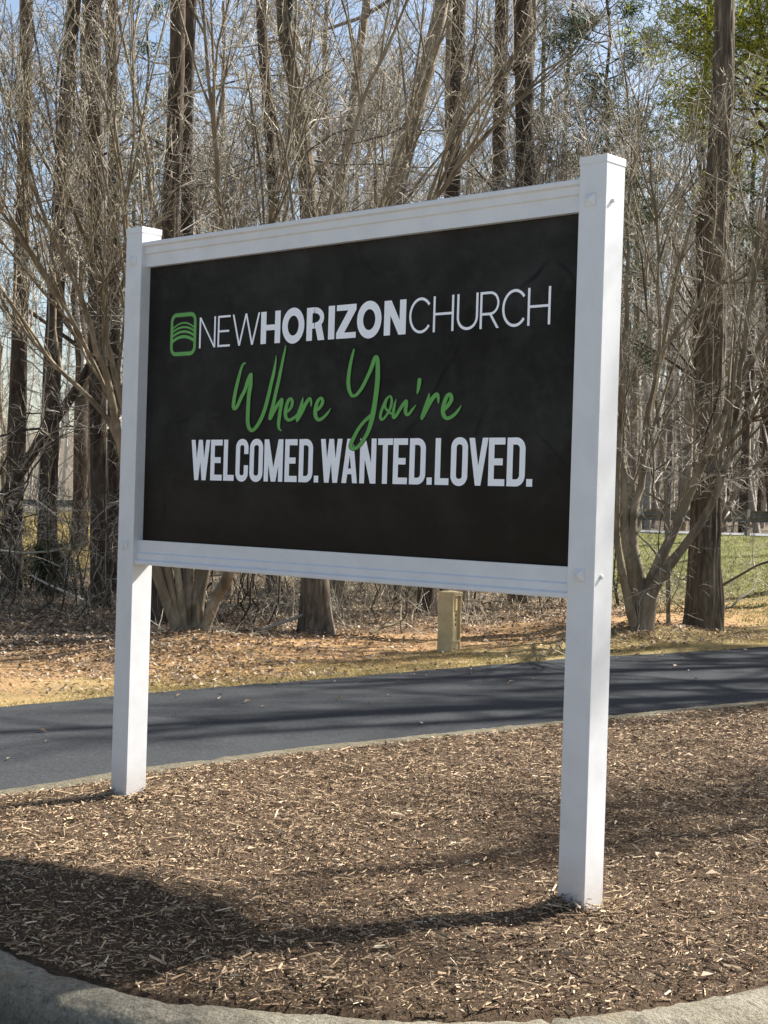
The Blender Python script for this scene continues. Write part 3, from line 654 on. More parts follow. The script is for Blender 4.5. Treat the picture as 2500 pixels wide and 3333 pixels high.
script(SCRIPT_YOURE, [(0,), (1,), (2,), (3,), (4, 5), (6,)], 4.78e-4, 3.55e-4)
# emblem: rounded frame with four arched bands
for mat, grow, y, nm in ((INK_BLACK, 0.012, 0.0010, 'emblem_outline'), (INK_GREEN, 0.0, 0.0018, 'emblem')):
    P = Print(y)
    P.path(rrect(0.3165, 2.0145, 0.4965, 2.2115, 0.034, 10), 0.0190+grow, True)
    for zl, zm, t in ((2.1435,2.1705,.0075),(2.1270,2.1490,.0095),(2.1050,2.1265,.0120),(2.0790,2.1010,.0150)):
        xs = np.linspace(0.3235, 0.4895, 20); u = (xs-0.4065)/0.083
        P.path(list(zip(xs, zm-(zm-zl)*np.abs(u)**2.0)), t+grow*0.6)
    P.done(nm, mat)

# ---------------------------------------------------------------- branching
class Tubes:
    def __init__(s): s.V = []; s.F = []; s.n = 0
    def add(s, P, R, k=3, close=False):
        """P (N,n,3) polylines, R (N,n) radii, k sides"""
        P = np.asarray(P, float); R = np.asarray(R, float)
        N, n, _ = P.shape
        T = np.gradient(P, axis=1); T /= np.linalg.norm(T, axis=2, keepdims=True)+1e-12
        mean = P[:,-1]-P[:,0]; mean /= np.linalg.norm(mean, axis=1, keepdims=True)+1e-12
        ref = np.where(np.abs(mean[:,2:3]) > 0.8, np.array([[1.0,0,0]]), np.array([[0,0,1.0]]))[:,None,:]
        U = np.cross(T, ref); U /= np.linalg.norm(U, axis=2, keepdims=True)+1e-12; W = np.cross(T, U)
        a = np.arange(k)*2*np.pi/k
        V = P[:,:,None,:] + R[:,:,None,None]*(np.cos(a)[None,None,:,None]*U[:,:,None,:] + np.sin(a)[None,None,:,None]*W[:,:,None,:])
        idx = s.n + np.arange(N*n*k).reshape(N, n, k); j = np.roll(idx, -1, axis=2)
        s.F.append(np.stack([idx[:,:-1], j[:,:-1], j[:,1:], idx[:,1:]], -1).reshape(-1, 4))
        s.V.append(V.reshape(-1, 3)); s.n += N*n*k
    def mesh(s, name, mat, smooth=True): return mesh_from(name, np.concatenate(s.V), s.F, mat, smooth)

def unit(v): return v/(np.linalg.norm(v, axis=-1, keepdims=True)+1e-12)
def spawn(r, P, R, c, t0, t1, ang, length, n, rr, rmin, up=0.15, wander=0.12, curl=0.05, taper=0.35, shrink=0.5, droop=0.0):
    """c children on each parent polyline -> (N*c, n, 3), radii"""
    N, m, _ = P.shape
    t = r.uniform(t0, t1, (N, c)); f = t*(m-1); i = np.minimum(f.astype(int), m-2); w = (f-i)[..., None]
    ar = np.arange(N)[:, None]
    base = P[ar, i]*(1-w)+P[ar, i+1]*w; tan = unit(P[ar, i+1]-P[ar, i]); rad = R[ar, i]*(1-w[...,0])+R[ar, i+1]*w[...,0]
    rnd = r.normal(size=(N, c, 3)); side = unit(rnd-(rnd*tan).sum(-1, keepdims=True)*tan)
    a = np.radians(r.uniform(ang[0], ang[1], (N, c)))[..., None]
    d = unit(np.cos(a)*tan+np.sin(a)*side+np.array([0, 0, up]))
    L = r.uniform(length[0], length[1], (N, c))*(1-shrink*t)
    base = base.reshape(-1, 3); d = d.reshape(-1, 3); L = L.ravel(); rad = rad.ravel()
    K = len(L); Q = np.zeros((K, n, 3)); Q[:,0] = base
    for j in range(1, n):
        d = unit(d + r.normal(size=(K, 3))*wander + np.array([0, 0, curl-droop*j/n])); Q[:, j] = Q[:, j-1] + d*(L/(n-1))[:, None]
    r0 = np.maximum(np.minimum(rad*0.8, L*rr), rmin)
    return Q, r0[:, None]*np.linspace(1, taper, n)[None, :]

def poly_trunk(name, P, R, mat, k=28, seed=0, ridge=0.05, flare=0.0, lobes=5, parent=None, rings=None):
    """one trunk with furrows and a root flare; P (n,3), R (n,)"""
    q = catmull(np.column_stack([P, R]), rings or 14); P, R = q[:, :3], q[:, 3]
    n = len(P); T = np.gradient(P, axis=0); T = unit(T)
    U = unit(np.cross(T, np.array([[1.0, 0.05, 0]]))); W = np.cross(T, U)
    s = np.concatenate([[0], np.cumsum(np.linalg.norm(np.diff(P, axis=0), axis=1))])
    th = np.arange(k)*2*np.pi/k
    TH, S = np.meshgrid(th, s); c = np.stack([np.cos(TH).ravel()*3.1+7, np.sin(TH).ravel()*3.1+S.ravel()*0.7], -1)
    rid = vnoise(np.stack([TH.ravel()*k/(2*np.pi)*0.5 + vnoise(np.stack([S.ravel()*2.1, TH.ravel()*0+seed], -1), seed)*1.4, S.ravel()*1.8], -1), seed+5).reshape(n, k)
    low = vnoise(c*0.6, seed+6).reshape(n, k)
    RR = R[:, None]*(1+ridge*rid+0.06*low)
    if flare: RR = RR*(1+flare*np.exp(-S/0.28)*(0.65+0.55*np.cos(TH*lobes+seed))+0.35*flare*np.exp(-S/0.9))
    V = P[:, None, :]+RR[..., None]*(np.cos(TH)[..., None]*U[:, None, :]+np.sin(TH)[..., None]*W[:, None, :])
    idx = np.arange(n*k).reshape(n, k); j = np.roll(idx, -1, 1)
    F = np.stack([idx[:-1], j[:-1], j[1:], idx[1:]], -1).reshape(-1, 4)
    return obj(name, mesh_from(name, V.reshape(-1, 3), [F], mat, True), parent), P, R

def leaf_cards(r, C, size, n_per, spread, aspect=0.35):
    """small pointed blades scattered about the points C; every blade is two folded triangles"""
    N = len(C)*n_per; c = np.repeat(C, n_per, 0)+r.normal(size=(N, 3))*spread
    d = unit(r.normal(size=(N, 3))); rn = r.normal(size=(N, 3)); sd = unit(np.cross(d, rn)); up = np.cross(d, sd)
    L = r.uniform(size[0], size[1], N)[:, None]; w = L*aspect
    V = np.stack([c, c+d*L*0.5+sd*w*0.5+up*w*0.15, c+d*L, c+d*L*0.5-sd*w*0.5+up*w*0.15], 1)
    o = np.arange(N)[:, None]*4
    return V.reshape(-1, 3), np.concatenate([o+np.array([[0,1,2]]), o+np.array([[0,2,3]])])

def px_r(w, depth): return w*(IMG_W/1659.0)*depth/FOC/2

def shift(parent, *os):
    for o in os: o.matrix_parent_inverse = Matrix.Identity(4); o.location = -Vector(parent.location)

# ---------------------------------------------------------------- the two crape myrtles (many-stemmed)
def myrtle(name, label, stems, depth, base_px, seed, counts, tiplen=1.0, group='multi-stemmed bare trees beside the drive'):
    r = np.random.default_rng(seed); b = at(*base_px, depth); gz = ground_z(b[0], b[1])
    root = empty(name, (b[0], b[1], gz-0.02)); tag(root, label, 'tree', group)
    TS = Tubes(); TW = Tubes(); lines = []
    for st in stems:
        ex = r.uniform(-1.6, 1.6); pts = []
        for j, (x, y, w) in enumerate(st):
            u = j/(len(st)-1); d = depth + ex*u**1.3*1.2
            pts.append([*at(x, y, d), px_r(w, d)])
        p = np.array(pts)
        if st[0][1] > 1250: p[0, 2] = min(p[0, 2], gz-0.05); 
        q = catmull(p, 8); q[:, :3] += np.stack([vnoise(np.stack([np.arange(len(q))*0.35, np.full(len(q), a+seed)], -1), 60+a) for a in range(3)], -1)*0.035*np.linspace(0, 1, len(q))[:, None]
        q[:, 3] *= 1+0.10*vnoise(np.stack([np.arange(len(q))*0.7, np.full(len(q), seed)], -1), 71)
        TS.add(q[None, :, :3], q[None, :, 3], 12)
        m = 24; i = np.linspace(0, len(q)-1, m); lines.append(np.stack([np.interp(i, np.arange(len(q)), q[:, c]) for c in range(4)], -1))
    L0 = np.array(lines); P0, R0 = L0[..., :3], L0[..., 3]
    c1, c2, c3, c4 = counts
    P1, R1 = spawn(r, P0, R0, c1, 0.30, 0.98, (14, 38), (1.2*tiplen, 3.4*tiplen), 8, 0.0075, 0.006, 0.25, 0.06, 0.05, 0.35, 0.35)
    P2, R2 = spawn(r, P1, R1, c2, 0.25, 1.0, (18, 48), (0.5, 1.4), 5, 0.0075, 0.0042, 0.22, 0.10, 0.05, 0.5, 0.4)
    P3, R3 = spawn(r, P2, R2, c3, 0.15, 1.0, (20, 60), (0.18, 0.55), 4, 0.008, 0.0034, 0.15, 0.14, 0.03, 0.6, 0.3)
    TS.add(P1, R1, 6)
    TW.add(P2, R2, 4); TW.add(P3, R3, 3)
    if c4:
        P4, R4 = spawn(r, P3, R3, c4, 0.2, 1.0, (25, 70), (0.06, 0.22), 3, 0.01, 0.0030, 0.1, 0.2, 0.0, 0.7, 0.2); TW.add(P4, R4, 3)
    t = obj('trunk', TS.mesh('trunk', BARK_MYRTLE), root); c = obj('crown', TW.mesh('crown', TWIG_TAN), root); shift(root, t, c)
    return root
L_STEMS = [
 [(392,1385,27),(343,1250,23),(290,1080,23),(262,960,19),(225,800,14),(170,640,11),(90,450,8),(20,250,5),(-30,80,4)],
 [(398,1385,22),(368,1260,17),(320,1050,18),(275,900,15),(235,760,12),(215,600,10),(150,420,8),(95,200,5),(60,0,4)],
 [(410,1388,27),(407,1250,22),(395,1000,20),(375,700,16),(340,480,12),(300,250,8),(250,0,6),(225,-160,4)],
 [(420,1388,25),(430,1240,20),(450,1000,18),(470,700,14),(480,480,12),(455,250,9),(440,0,6),(430,-150,4)],
 [(434,1382,28),(468,1290,24),(503,1220,22),(570,1000,20),(640,700,16),(700,480,12),(760,300,9),(850,60,6),(900,-60,4)],
 [(428,1382,20),(480,1262,17),(560,1100,17),(720,800,14),(880,520,10),(960,400,9),(1120,220,6),(1240,100,4)],
 [(420,1382,26),(440,1250,20),(490,1000,16),(545,700,13),(580,500,11),(620,300,8),(640,60,6),(650,-120,4)],
 [(402,1385,20),(385,1250,15),(350,1000,15),(300,800,12),(280,600,10),(262,400,8),(230,100,5),(215,-60,4)],
 [(262,965,13),(216,884,11),(120,790,9),(60,720,8),(0,665,6),(-60,600,4)],
 [(245,880,11),(190,760,9),(110,610,7),(40,500,6),(-20,430,4)],
 [(560,1030,12),(680,760,11),(790,560,10),(850,430,9),(905,240,7),(960,40,5)]]
myrtle('crape_myrtle', 'many-stemmed bare tree with pale streaked stems fanning up behind the left post', L_STEMS, 16.6, (410,1390), 3, (15, 6, 5, 2))
R_STEMS = [
 [(1386,1345,46),(1384,1285,42),(1352,1160,23),(1345,1050,20),(1340,900,16),(1350,750,12),(1355,560,8),(1362,400,6),(1400,200,4)],
 [(1394,1345,40),(1380,1250,28),(1368,1180,23),(1368,1110,18),(1385,1040,16),(1400,900,14),(1430,760,12),(1450,640,10),(1480,520,8),(1520,420,6),(1560,330,4)],
 [(1392,1345,40),(1400,1280,30),(1440,1180,23),(1500,1040,19),(1560,900,16),(1610,800,12),(1659,700,9),(1700,560,6)],
 [(1396,1345,36),(1410,1275,28),(1470,1190,20),(1540,1080,16),(1580,960,13),(1600,800,11),(1620,640,9),(1640,500,7),(1655,300,5)],
 [(1376,1345,24),(1355,1290,18),(1332,1150,14),(1335,1000,10),(1345,820,8),(1330,600,6),(1320,420,4)],
 [(1400,900,9),(1425,740,8),(1420,600,7),(1418,480,6),(1400,330,4)],
 [(1430,760,9),(1480,690,8),(1540,620,7),(1600,600,5),(1660,560,4)],
 [(1520,1000,10),(1580,950,8),(1640,900,7),(1700,880,5)]]
myrtle('crape_myrtle', 'many-stemmed bare tree forking low beside the right post', R_STEMS, 19.1, (1390,1346), 5, (10, 5, 5, 2))

# ---------------------------------------------------------------- big trunks one can tell apart
def big_tree(name, label, pts, depth, mat, seed, k=26, ridge=0.05, flare=0.35, height=15.0, limbs=9, low=10, twig=TWIG_GREY, group='tall trunks behind the drive', ivy=False, z_drop=0.1, rings=14, low_t=(0.05, 0.55)):
    r = np.random.default_rng(seed)
    P = np.array([at(x, y, depth) for x, y, w in pts]); R = np.array([px_r(w, depth) for x, y, w in pts])
    gz = ground_z(P[0, 0], P[0, 1])
    if P[0, 2] > gz:                                   # carry the trunk down to the ground, leaning as it does above
        d = unit(P[1]-P[0]); s = (P[0, 2]-(gz-z_drop))/max(d[2], 0.5); nb = P[0]-d*s; nb[2] = gz-z_drop
        P = np.vstack([nb, P]); R = np.concatenate([[R[0]*1.12], R])
    else: P[0, 2] = gz-z_drop
    d = unit(P[-1]-P[-2]+np.array([0, 0, 0.4])); top = P[-1]+d*max(height-(P[-1, 2]-gz), 2.0)
    P = np.vstack([P, (P[-1]+top)/2+r.normal(size=3)*0.15, top]); R = np.concatenate([R, [R[-1]*0.72, R[-1]*0.25]])
    root = empty(name, (P[0, 0], P[0, 1], gz)); tag(root, label, 'tree', group)
    t, Q, RR = poly_trunk('trunk', P, R, mat, k, seed, ridge, flare, 5, root, rings)
    m = 40; i = np.linspace(0, len(Q)-1, m); lp = np.stack([np.interp(i, np.arange(len(Q)), Q[:, c]) for c in range(3)], -1)[None]; lr = np.interp(i, np.arange(len(Q)), RR)[None]
    TW = Tubes()
    hi, hr = spawn(r, lp, lr, limbs, 0.64, 0.98, (35, 75), (2.0, 4.5), 9, 0.014, 0.012, 0.25, 0.10, 0.04, 0.3, 0.4)
    lo, lor = spawn(r, lp, lr, low, low_t[0], low_t[1], (55, 100), (0.9, 2.8), 8, 0.009, 0.007, 0.1, 0.14, 0.02, 0.3, 0.2)
    TW.add(hi, hr, 6); TW.add(lo, lor, 6)
    for A, AR, c in ((hi, hr, (4, 2, 1)), (lo, lor, (6, 5, 3))):
        B, BR = spawn(r, A, AR, c[0], 0.15, 1.0, (25, 65), (0.5, 1.5), 6, 0.009, 0.0050, 0.15, 0.14, 0.02, 0.35, 0.4); TW.add(B, BR, 4)
        C_, CR = spawn(r, B, BR, c[1], 0.15, 1.0, (25, 65), (0.25, 0.7), 4, 0.009, 0.0038, 0.12, 0.18, 0.02, 0.45, 0.3); TW.add(C_, CR, 3)
        D_, DR = spawn(r, C_, CR, c[2], 0.2, 1.0, (25, 70), (0.1, 0.3), 3, 0.01, 0.0030, 0.1, 0.2, 0.0, 0.55, 0.2); TW.add(D_, DR, 3)
    if ivy:                                            # bare vines climbing the trunk
        for q in range(7):
            a = r.uniform(0, 6.28); n = 26; u = np.linspace(0.01, 0.62, n); f = u*(len(Q)-1)
            c = np.stack([np.interp(f, np.arange(len(Q)), Q[:, j]) for j in range(3)], -1); rad = np.interp(f, np.arange(len(Q)), RR)*1.03
            an = a+np.cumsum(r.normal(size=n)*0.16); c[:, 0] += np.cos(an)*rad; c[:, 1] += np.sin(an)*rad
            vr = np.full((1, n), r.uniform(0.007, 0.016)); TW.add(c[None], vr, 5)
            v1, w1 = spawn(r, c[None], vr, 13, 0.0, 1.0, (50, 100), (0.15, 0.7), 5, 0.012, 0.0035, 0.1, 0.3, 0.0, 0.5, 0.0); TW.add(v1, w1, 3)
            v2, w2 = spawn(r, v1, w1, 3, 0.2, 1.0, (30, 80), (0.1, 0.3), 3, 0.012, 0.003, 0.1, 0.3, 0.0, 0.6, 0.0); TW.add(v2, w2, 3)
    c = obj('crown', TW.mesh('crown', twig), root); shift(root, t, c)
    return root
big_tree('oak_tree', 'thick furrowed trunk standing by the drive at the right edge', [(1519,1362,74),(1524,1150,66),(1532,900,60),(1546,500,50),(1565,0,42)], 20.4, BARK_BIG, 101, 96, 0.085, 0.26, 15, 7, 4, rings=40)
big_tree('oak_tree', 'stout grey-brown trunk seen below the sign panel, near the middle', [(684,1380,66),(680,1250,56),(674,900,44),(668,460,38),(640,200,34),(612,0,30)], 17.9, BARK_BIG, 102, 64, 0.08, 0.45, 14, 8, 9, rings=30)
big_tree('pine_tree', 'dark straight trunk nearest the left edge of the picture', [(26,1200,42),(40,800,36),(50,400,30),(57,0,26)], 24, BARK_PINE, 103, 36, 0.08, 0.15, 17, 7, 14)
big_tree('pine_tree', 'dark vine-clad trunk, second from the left edge', [(100,1215,40),(112,800,36),(136,350,32),(160,0,28)], 24, BARK_PINE, 104, 36, 0.08, 0.15, 17, 7, 12, ivy=True)
big_tree('pine_tree', 'vine-covered dark trunk just left of the left post', [(216,1240,40),(210,700,36),(207,300,34),(203,0,32)], 22, BARK_PINE, 105, 36, 0.08, 0.15, 16, 7, 10, ivy=True)
big_tree('pine_tree', 'reddish brown trunk partly hidden by the left post', [(248,1220,30),(246,700,27),(244,300,25),(242,0,24)], 25, BARK_PINE, 106, 28, 0.07, 0.15, 17, 7, 9)
big_tree('pine_tree', 'dark trunk rising right behind the left fan of stems', [(345,1372,46),(356,900,40),(368,480,36),(385,0,32)], 18.8, BARK_PINE, 107, 40, 0.08, 0.25, 16, 7, 9)
big_tree('pine_tree', 'slim dark trunk to the right of the left post cap', [(398,900,28),(404,480,26),(414,0,24)], 25, BARK_PINE, 108, 26, 0.07, 0.2, 18, 7, 9)
big_tree('oak_tree', 'crooked dark trunk above the left half of the top rail', [(590,900,26),(592,470,25),(580,250,24),(564,0,22)], 25, BARK_PINE, 109, 26, 0.07, 0.2, 17, 9, 11)
big_tree('oak_tree', 'slim tan trunk leaning right above the top rail', [(712,800,24),(732,460,22),(752,300,20),(785,50,18),(792,0,18)], 26, BARK_TAN, 110, 26, 0.05, 0.2, 16, 8, 9)
big_tree('oak_tree', 'tan trunk leaning far to the right above the sign middle', [(790,800,50),(850,430,44),(900,230,37),(955,0,31)], 24, BARK_TAN, 111, 36, 0.06, 0.2, 15, 8, 9)
big_tree('pine_tree', 'dark trunk whose foot shows left of the beige cabinet', [(921,1338,40),(940,900,35),(978,420,31),(992,0,28)], 22, BARK_PINE, 112, 36, 0.08, 0.25, 17, 7, 11)
big_tree('oak_tree', 'pale thin trunk just left of the dark pair above the sign', [(960,800,15),(966,420,14),(972,0,12)], 27, BARK_TAN, 113, 20, 0.05, 0.2, 16, 8, 8)
big_tree('pine_tree', 'dark trunk, left of the two above the right half of the sign', [(1068,900,32),(1076,410,30),(1084,0,28)], 28, BARK_PINE, 114, 30, 0.08, 0.2, 19, 7, 9)
big_tree('pine_tree', 'broad dark trunk left of the right post cap', [(1128,900,44),(1134,410,42),(1130,0,40)], 25, BARK_PINE, 115, 36, 0.09, 0.2, 18, 7, 10)
# slender stem between the right-hand myrtle and the thick trunk, and a side stem of the thick trunk
big_tree('young_tree', 'slender young trunk between the forked tree and the thick trunk', [(1444,1348,9),(1441,1200,8),(1436,1040,7),(1420,900,6),(1412,800,5)], 20.0, BARK_TAN, 116, 10, 0.04, 0.1, 4.5, 6, 8, rings=8)
big_tree('young_tree', 'thin curved stem hugging the right foot of the thick trunk', [(1558,1355,11),(1560,1290,11),(1552,1220,10),(1540,1170,10),(1575,1090,10),(1610,1030,9),(1665,975,7)], 20.9, BARK_TAN, 117, 12, 0.04, 0.1, 3.4, 5, 6, rings=8)
lt = big_tree('dead_tree', 'dark leaning dead trunk crossing behind the left trunks', [(-40,1140,26),(0,1085,25),(60,995,24),(120,905,22),(180,815,18)], 22.5, BARK_PINE, 118, 20, 0.06, 0.0, 4.6, 3, 6, rings=8)

# ---------------------------------------------------------------- trees grown once and copied
def grow_tree(r, height, rad, first, c, lens, spreadang, mats, rmin, lean=0.03, limb=0.013):
    """prototype at the origin: trunk + crown meshes"""
    n = 14; t = np.linspace(0, 1, n)
    P = np.stack([np.cumsum(r.normal(size=n)*lean*height/n), np.cumsum(r.normal(size=n)*lean*height/n), t*height], -1); P[0, :2] = 0; P[0, 2] = -0.3
    R = rad*(1-0.85*t)**0.8+rad*0.03; R[0] *= 1.25
    TS = Tubes(); TS.add(P[None], R[None], 10); TW = Tubes()
    A, AR = spawn(r, P[None], R[None], c[0], first, 0.99, spreadang, lens[0], 9, limb, rmin*2.2, 0.3, 0.10, 0.05, 0.25, 0.55); TS.add(A, AR, 5)
    B, BR = spawn(r, A, AR, c[1], 0.15, 1.0, (22, 60), lens[1], 6, 0.010, rmin*1.4, 0.2, 0.12, 0.03, 0.4, 0.4); TW.add(B, BR, 4)
    C_, CR = spawn(r, B, BR, c[2], 0.1, 1.0, (22, 65), lens[2], 5, 0.010, rmin, 0.15, 0.15, 0.02, 0.5, 0.3); TW.add(C_, CR, 3)
    D_, DR = spawn(r, C_, CR, c[3], 0.15, 1.0, (22, 70), lens[3], 3, 0.010, rmin*0.85, 0.12, 0.2, 0.0, 0.7, 0.2); TW.add(D_, DR, 3)
    return TS.mesh('trunk', mats[0]), TW.mesh('crown', mats[1]), D_
def place(meshes, name, label, cat, group, x, y, rz, s, z=None, tilt=0.0, names=('trunk', 'crown')):
    o = empty(name, (x, y, (ground_z(x, y) if z is None else z)), rz); o.scale = (s, s, s*1.0); o.rotation_euler = (tilt*math.cos(rz*3), tilt*math.sin(rz*5), rz)
    for nm, me in zip(names, meshes):
        c = obj(nm, me, o)
        if nm == 'twigs': c['kind'] = 'stuff'
    return tag(o, label, cat, group)
rt = np.random.default_rng(20)
UNDER = [grow_tree(rt, h, 0.055, 0.12, (18, 7, 5, 3), ((1.0, 2.6), (0.5, 1.3), (0.25, 0.7), (0.12, 0.35)), (25, 60), (BARK_TAN, TWIG_GREY), 0.0052, lean=0.10)[:2] for h in (7.5, 6.5, 8.5, 5.5)]
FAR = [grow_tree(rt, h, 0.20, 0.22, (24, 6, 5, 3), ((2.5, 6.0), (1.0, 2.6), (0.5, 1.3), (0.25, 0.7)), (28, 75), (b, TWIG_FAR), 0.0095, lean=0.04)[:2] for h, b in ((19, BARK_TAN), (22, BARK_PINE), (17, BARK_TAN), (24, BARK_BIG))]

# understorey between the drive and the guardrail
UL = [(-4.2, 29), (-2.6, 24.5), (-1.2, 26.5), (0.2, 24.5), (1.7, 26.5), (3.3, 25.5), (-3.4, 33), (-0.4, 33), (2.0, 33.5), (5.6, 37.0), (-9.5, 40), (0.9, 39), (-4.6, 40), (4.3, 38)]
def zone(l, d):
    """where in the picture a tree stands, told by the sign"""
    x = (l/d*FOC+IMG_W/2)*1659/IMG_W
    return 'left of the left post' if x < 260 else 'above the left half of the sign' if x < 760 else 'above the right half of the sign' if x < 1250 else 'right of the right post'
for i, (l, d) in enumerate(UL):
    x, y = xy_from(l + rt.normal()*0.2, d); zn = zone(l, d)
    place(UNDER[i % 4], 'understorey_tree', 'thin bare understorey tree in the thicket, ' + zn, 'tree', 'bare understorey trees ' + zn, x, y, rt.uniform(0, 6.28), rt.uniform(0.85, 1.25), tilt=0.09)
# woodland beyond the highway
for i in range(34):
    d = 52 + 40*((i*0.618) % 1.0); l = d*0.29*(2*((i*0.7548+0.13) % 1.0)-1)
    p = np.array([l, d]); s = (p-GR_A) @ GR_N
    if s > -10.0: l, d = (p - GR_N*(s+10.0+6*((i*0.37) % 1.0)))
    x, y = xy_from(l, d); zn = zone(l, d)
    place(FAR[i % 4], 'woodland_tree', 'tall bare woodland tree beyond the guardrail, ' + zn, 'tree', 'woodland trees beyond the guardrail ' + zn, x, y, rt.uniform(0, 6.28), rt.uniform(0.8, 1.15))
# taller trees on the near side of the highway, mostly seen as crowns
for i, (l, d, lab) in enumerate([(-7.5, 38, 'tall bare tree on the bank behind the far left trunks'), (-1.6, 42, 'tall bare tree on the bank behind the left half of the top rail'), (3.2, 41, 'tall bare tree on the bank behind the right half of the top rail'), (-5.2, 47, 'tall bare tree high on the bank behind the left post'), (7.6, 37, 'tall bare tree on the bank close to the guardrail at right')]):
    x, y = xy_from(l, d)
    place(FAR[(i+1) % 4], 'woodland_tree', lab, 'tree', 'bare trees on the bank before the guardrail', x, y, rt.uniform(0, 6.28), rt.uniform(0.7, 0.95))
# trees on the island outside the picture to the right: their shade falls on the mulch and the drive
ISL = [grow_tree(rt, h, 0.27, 0.26, (26, 4, 2, 1), ((1.8, 4.6), (0.9, 2.2), (0.4, 0.9), (0.2, 0.4)), (40, 85), (BARK_PINE, TWIG_GREY), 0.009, lean=0.04, limb=0.026)[:2] for h in (16.0, 19.0)]
for i, (x, y, s) in enumerate([(3.0, 18.0, 1.0), (4.4, 23.0, 1.0), (2.9, 27.0, 1.0), (5.2, 29.0, 1.1), (2.2, 22.0, 1.0), (4.0, 20.0, 0.9), (1.6, 31.0, 1.1), (3.7, 33.0, 1.1), (3.4, 24.5, 1.05), (1.4, 26.5, 1.0), (5.6, 25.0, 1.1), (2.6, 36.0, 1.2)]):
    place(ISL[i % 2], 'island_tree', 'bare tree standing on the island to the right of the sign', 'tree', 'bare trees on the island right of the sign', x, y, rt.uniform(0, 6.28), s, z=-0.35)
# the far side of the wood: a mass of distant stems
TF = Tubes(); n = 360
dd_ = 55+62*rt.random(4*n); ll_ = rt.uniform(-0.33, 0.33, 4*n)*dd_; pp = np.stack([ll_, dd_], -1); ss_ = (pp-GR_A)@GR_N; pp = pp[(ss_ < -13) & (ss_ > -62)][:n]; n = len(pp); x, y = xy_from(pp[:, 0], pp[:, 1])
h = rt.uniform(9, 20, n); m_ = 7; P = np.zeros((n, m_, 3)); P[:, 0] = np.stack([x, y, terrain(x, y, False)-0.3], -1)
for j in range(1, m_): P[:, j] = P[:, j-1]+np.stack([rt.normal(size=n)*0.2, rt.normal(size=n)*0.2, h/(m_-1)], -1)
R = rt.uniform(0.05, 0.17, n)[:, None]*np.linspace(1, 0.25, m_)[None]; TF.add(P, R, 5)
A, AR = spawn(rt, P, R, 11, 0.04, 0.98, (30, 75), (1.5, 4.5), 4, 0.010, 0.016, 0.3, 0.12, 0.03, 0.3, 0.4); TF.add(A, AR, 3)
B, BR = spawn(rt, A, AR, 4, 0.15, 1.0, (25, 65), (0.7, 2.0), 3, 0.010, 0.012, 0.2, 0.15, 0.02, 0.6, 0.3); TF.add(B, BR, 3)
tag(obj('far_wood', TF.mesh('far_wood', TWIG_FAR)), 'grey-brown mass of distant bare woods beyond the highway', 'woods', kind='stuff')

# ---------------------------------------------------------------- evergreens
def evergreen(name, label, l, d, height, crown0, rad, mat, seed, n1=46, blade=(0.10, 0.22), per=26, droop=0.02, group=None, az=None, cat='tree', spread=0.11, aspect=0.13, trunk_r=0.12):
    r = np.random.default_rng(seed); x, y = xy_from(l, d); gz = ground_z(x, y)
    n = 12; t = np.linspace(0, 1, n); P = np.stack([np.cumsum(r.normal(size=n)*0.02*height/n*4), np.cumsum(r.normal(size=n)*0.02*height/n*4), t*height], -1); P[0] = (0, 0, -0.2)
    R = trunk_r*(1-0.8*t)+0.01
    TS = Tubes(); TS.add(P[None], R[None], 10)
    A, AR = spawn(r, P[None], R[None], n1, crown0, 0.98, (60, 95), (rad*0.6, rad*1.2), 8, 0.012, 0.008, 0.05, 0.10, 0.02-droop, 0.3, 0.5); TS.add(A, AR, 5)
    B, BR = spawn(r, A, AR, 7, 0.25, 1.0, (25, 60), (rad*0.15, rad*0.45), 5, 0.01, 0.004, 0.1, 0.15, 0.02, 0.4, 0.3); TS.add(B, BR, 3)
    C_ = np.concatenate([A[:, 4:].reshape(-1, 3), B[:, 1:].reshape(-1, 3)])
    V, F = leaf_cards(r, C_, blade, per, spread, aspect)
    o = empty(name, (x, y, gz), 0); obj('trunk', TS.mesh('trunk', BARK_PINE), o); obj('crown', mesh_from('crown', V, [F], mat), o)
    return tag(o, label, cat, group)
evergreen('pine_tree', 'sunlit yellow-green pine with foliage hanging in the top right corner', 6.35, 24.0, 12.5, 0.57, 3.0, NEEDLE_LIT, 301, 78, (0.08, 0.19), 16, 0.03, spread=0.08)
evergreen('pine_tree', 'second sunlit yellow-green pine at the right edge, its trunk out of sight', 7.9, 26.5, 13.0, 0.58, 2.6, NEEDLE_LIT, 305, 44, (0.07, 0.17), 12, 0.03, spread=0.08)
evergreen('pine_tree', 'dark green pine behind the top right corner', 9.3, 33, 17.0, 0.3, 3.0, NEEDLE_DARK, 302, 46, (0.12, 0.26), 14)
evergreen('pine_tree', 'dark green pine among the far trees right of the post', 7.0, 48, 19.0, 0.25, 3.6, NEEDLE_DARK, 303, 40, (0.16, 0.34), 12)
evergreen('pine_tree', 'dull green pine far behind the left trunks', -9.5, 58, 19.0, 0.25, 3.6, NEEDLE_DARK, 304, 40, (0.16, 0.34), 10)
for i, (l, d, h, rd, lab) in enumerate([(-6.0, 24.5, 1.0, 0.6, 'low green cedar shrub at the left edge under the pine trunks'), (-5.0, 23.2, 0.7, 0.45, 'low green cedar shrub just left of the left post'), (3.05, 24.0, 2.2, 0.9, 'green cedar shrub right behind the right post'), (4.1, 31.0, 2.6, 1.3, 'dark cedar shrub behind the forked tree on the right'), (0.4, 25.5, 1.3, 0.7, 'small cedar shrub showing under the sign beside the cabinet')]):
    evergreen('cedar_shrub', lab, l, d, h, 0.05, rd, NEEDLE_DARK, 310+i, 30, (0.05, 0.12), 6, 0.0, 'cedar shrubs in the thicket', cat='shrub', spread=0.05, trunk_r=0.03)
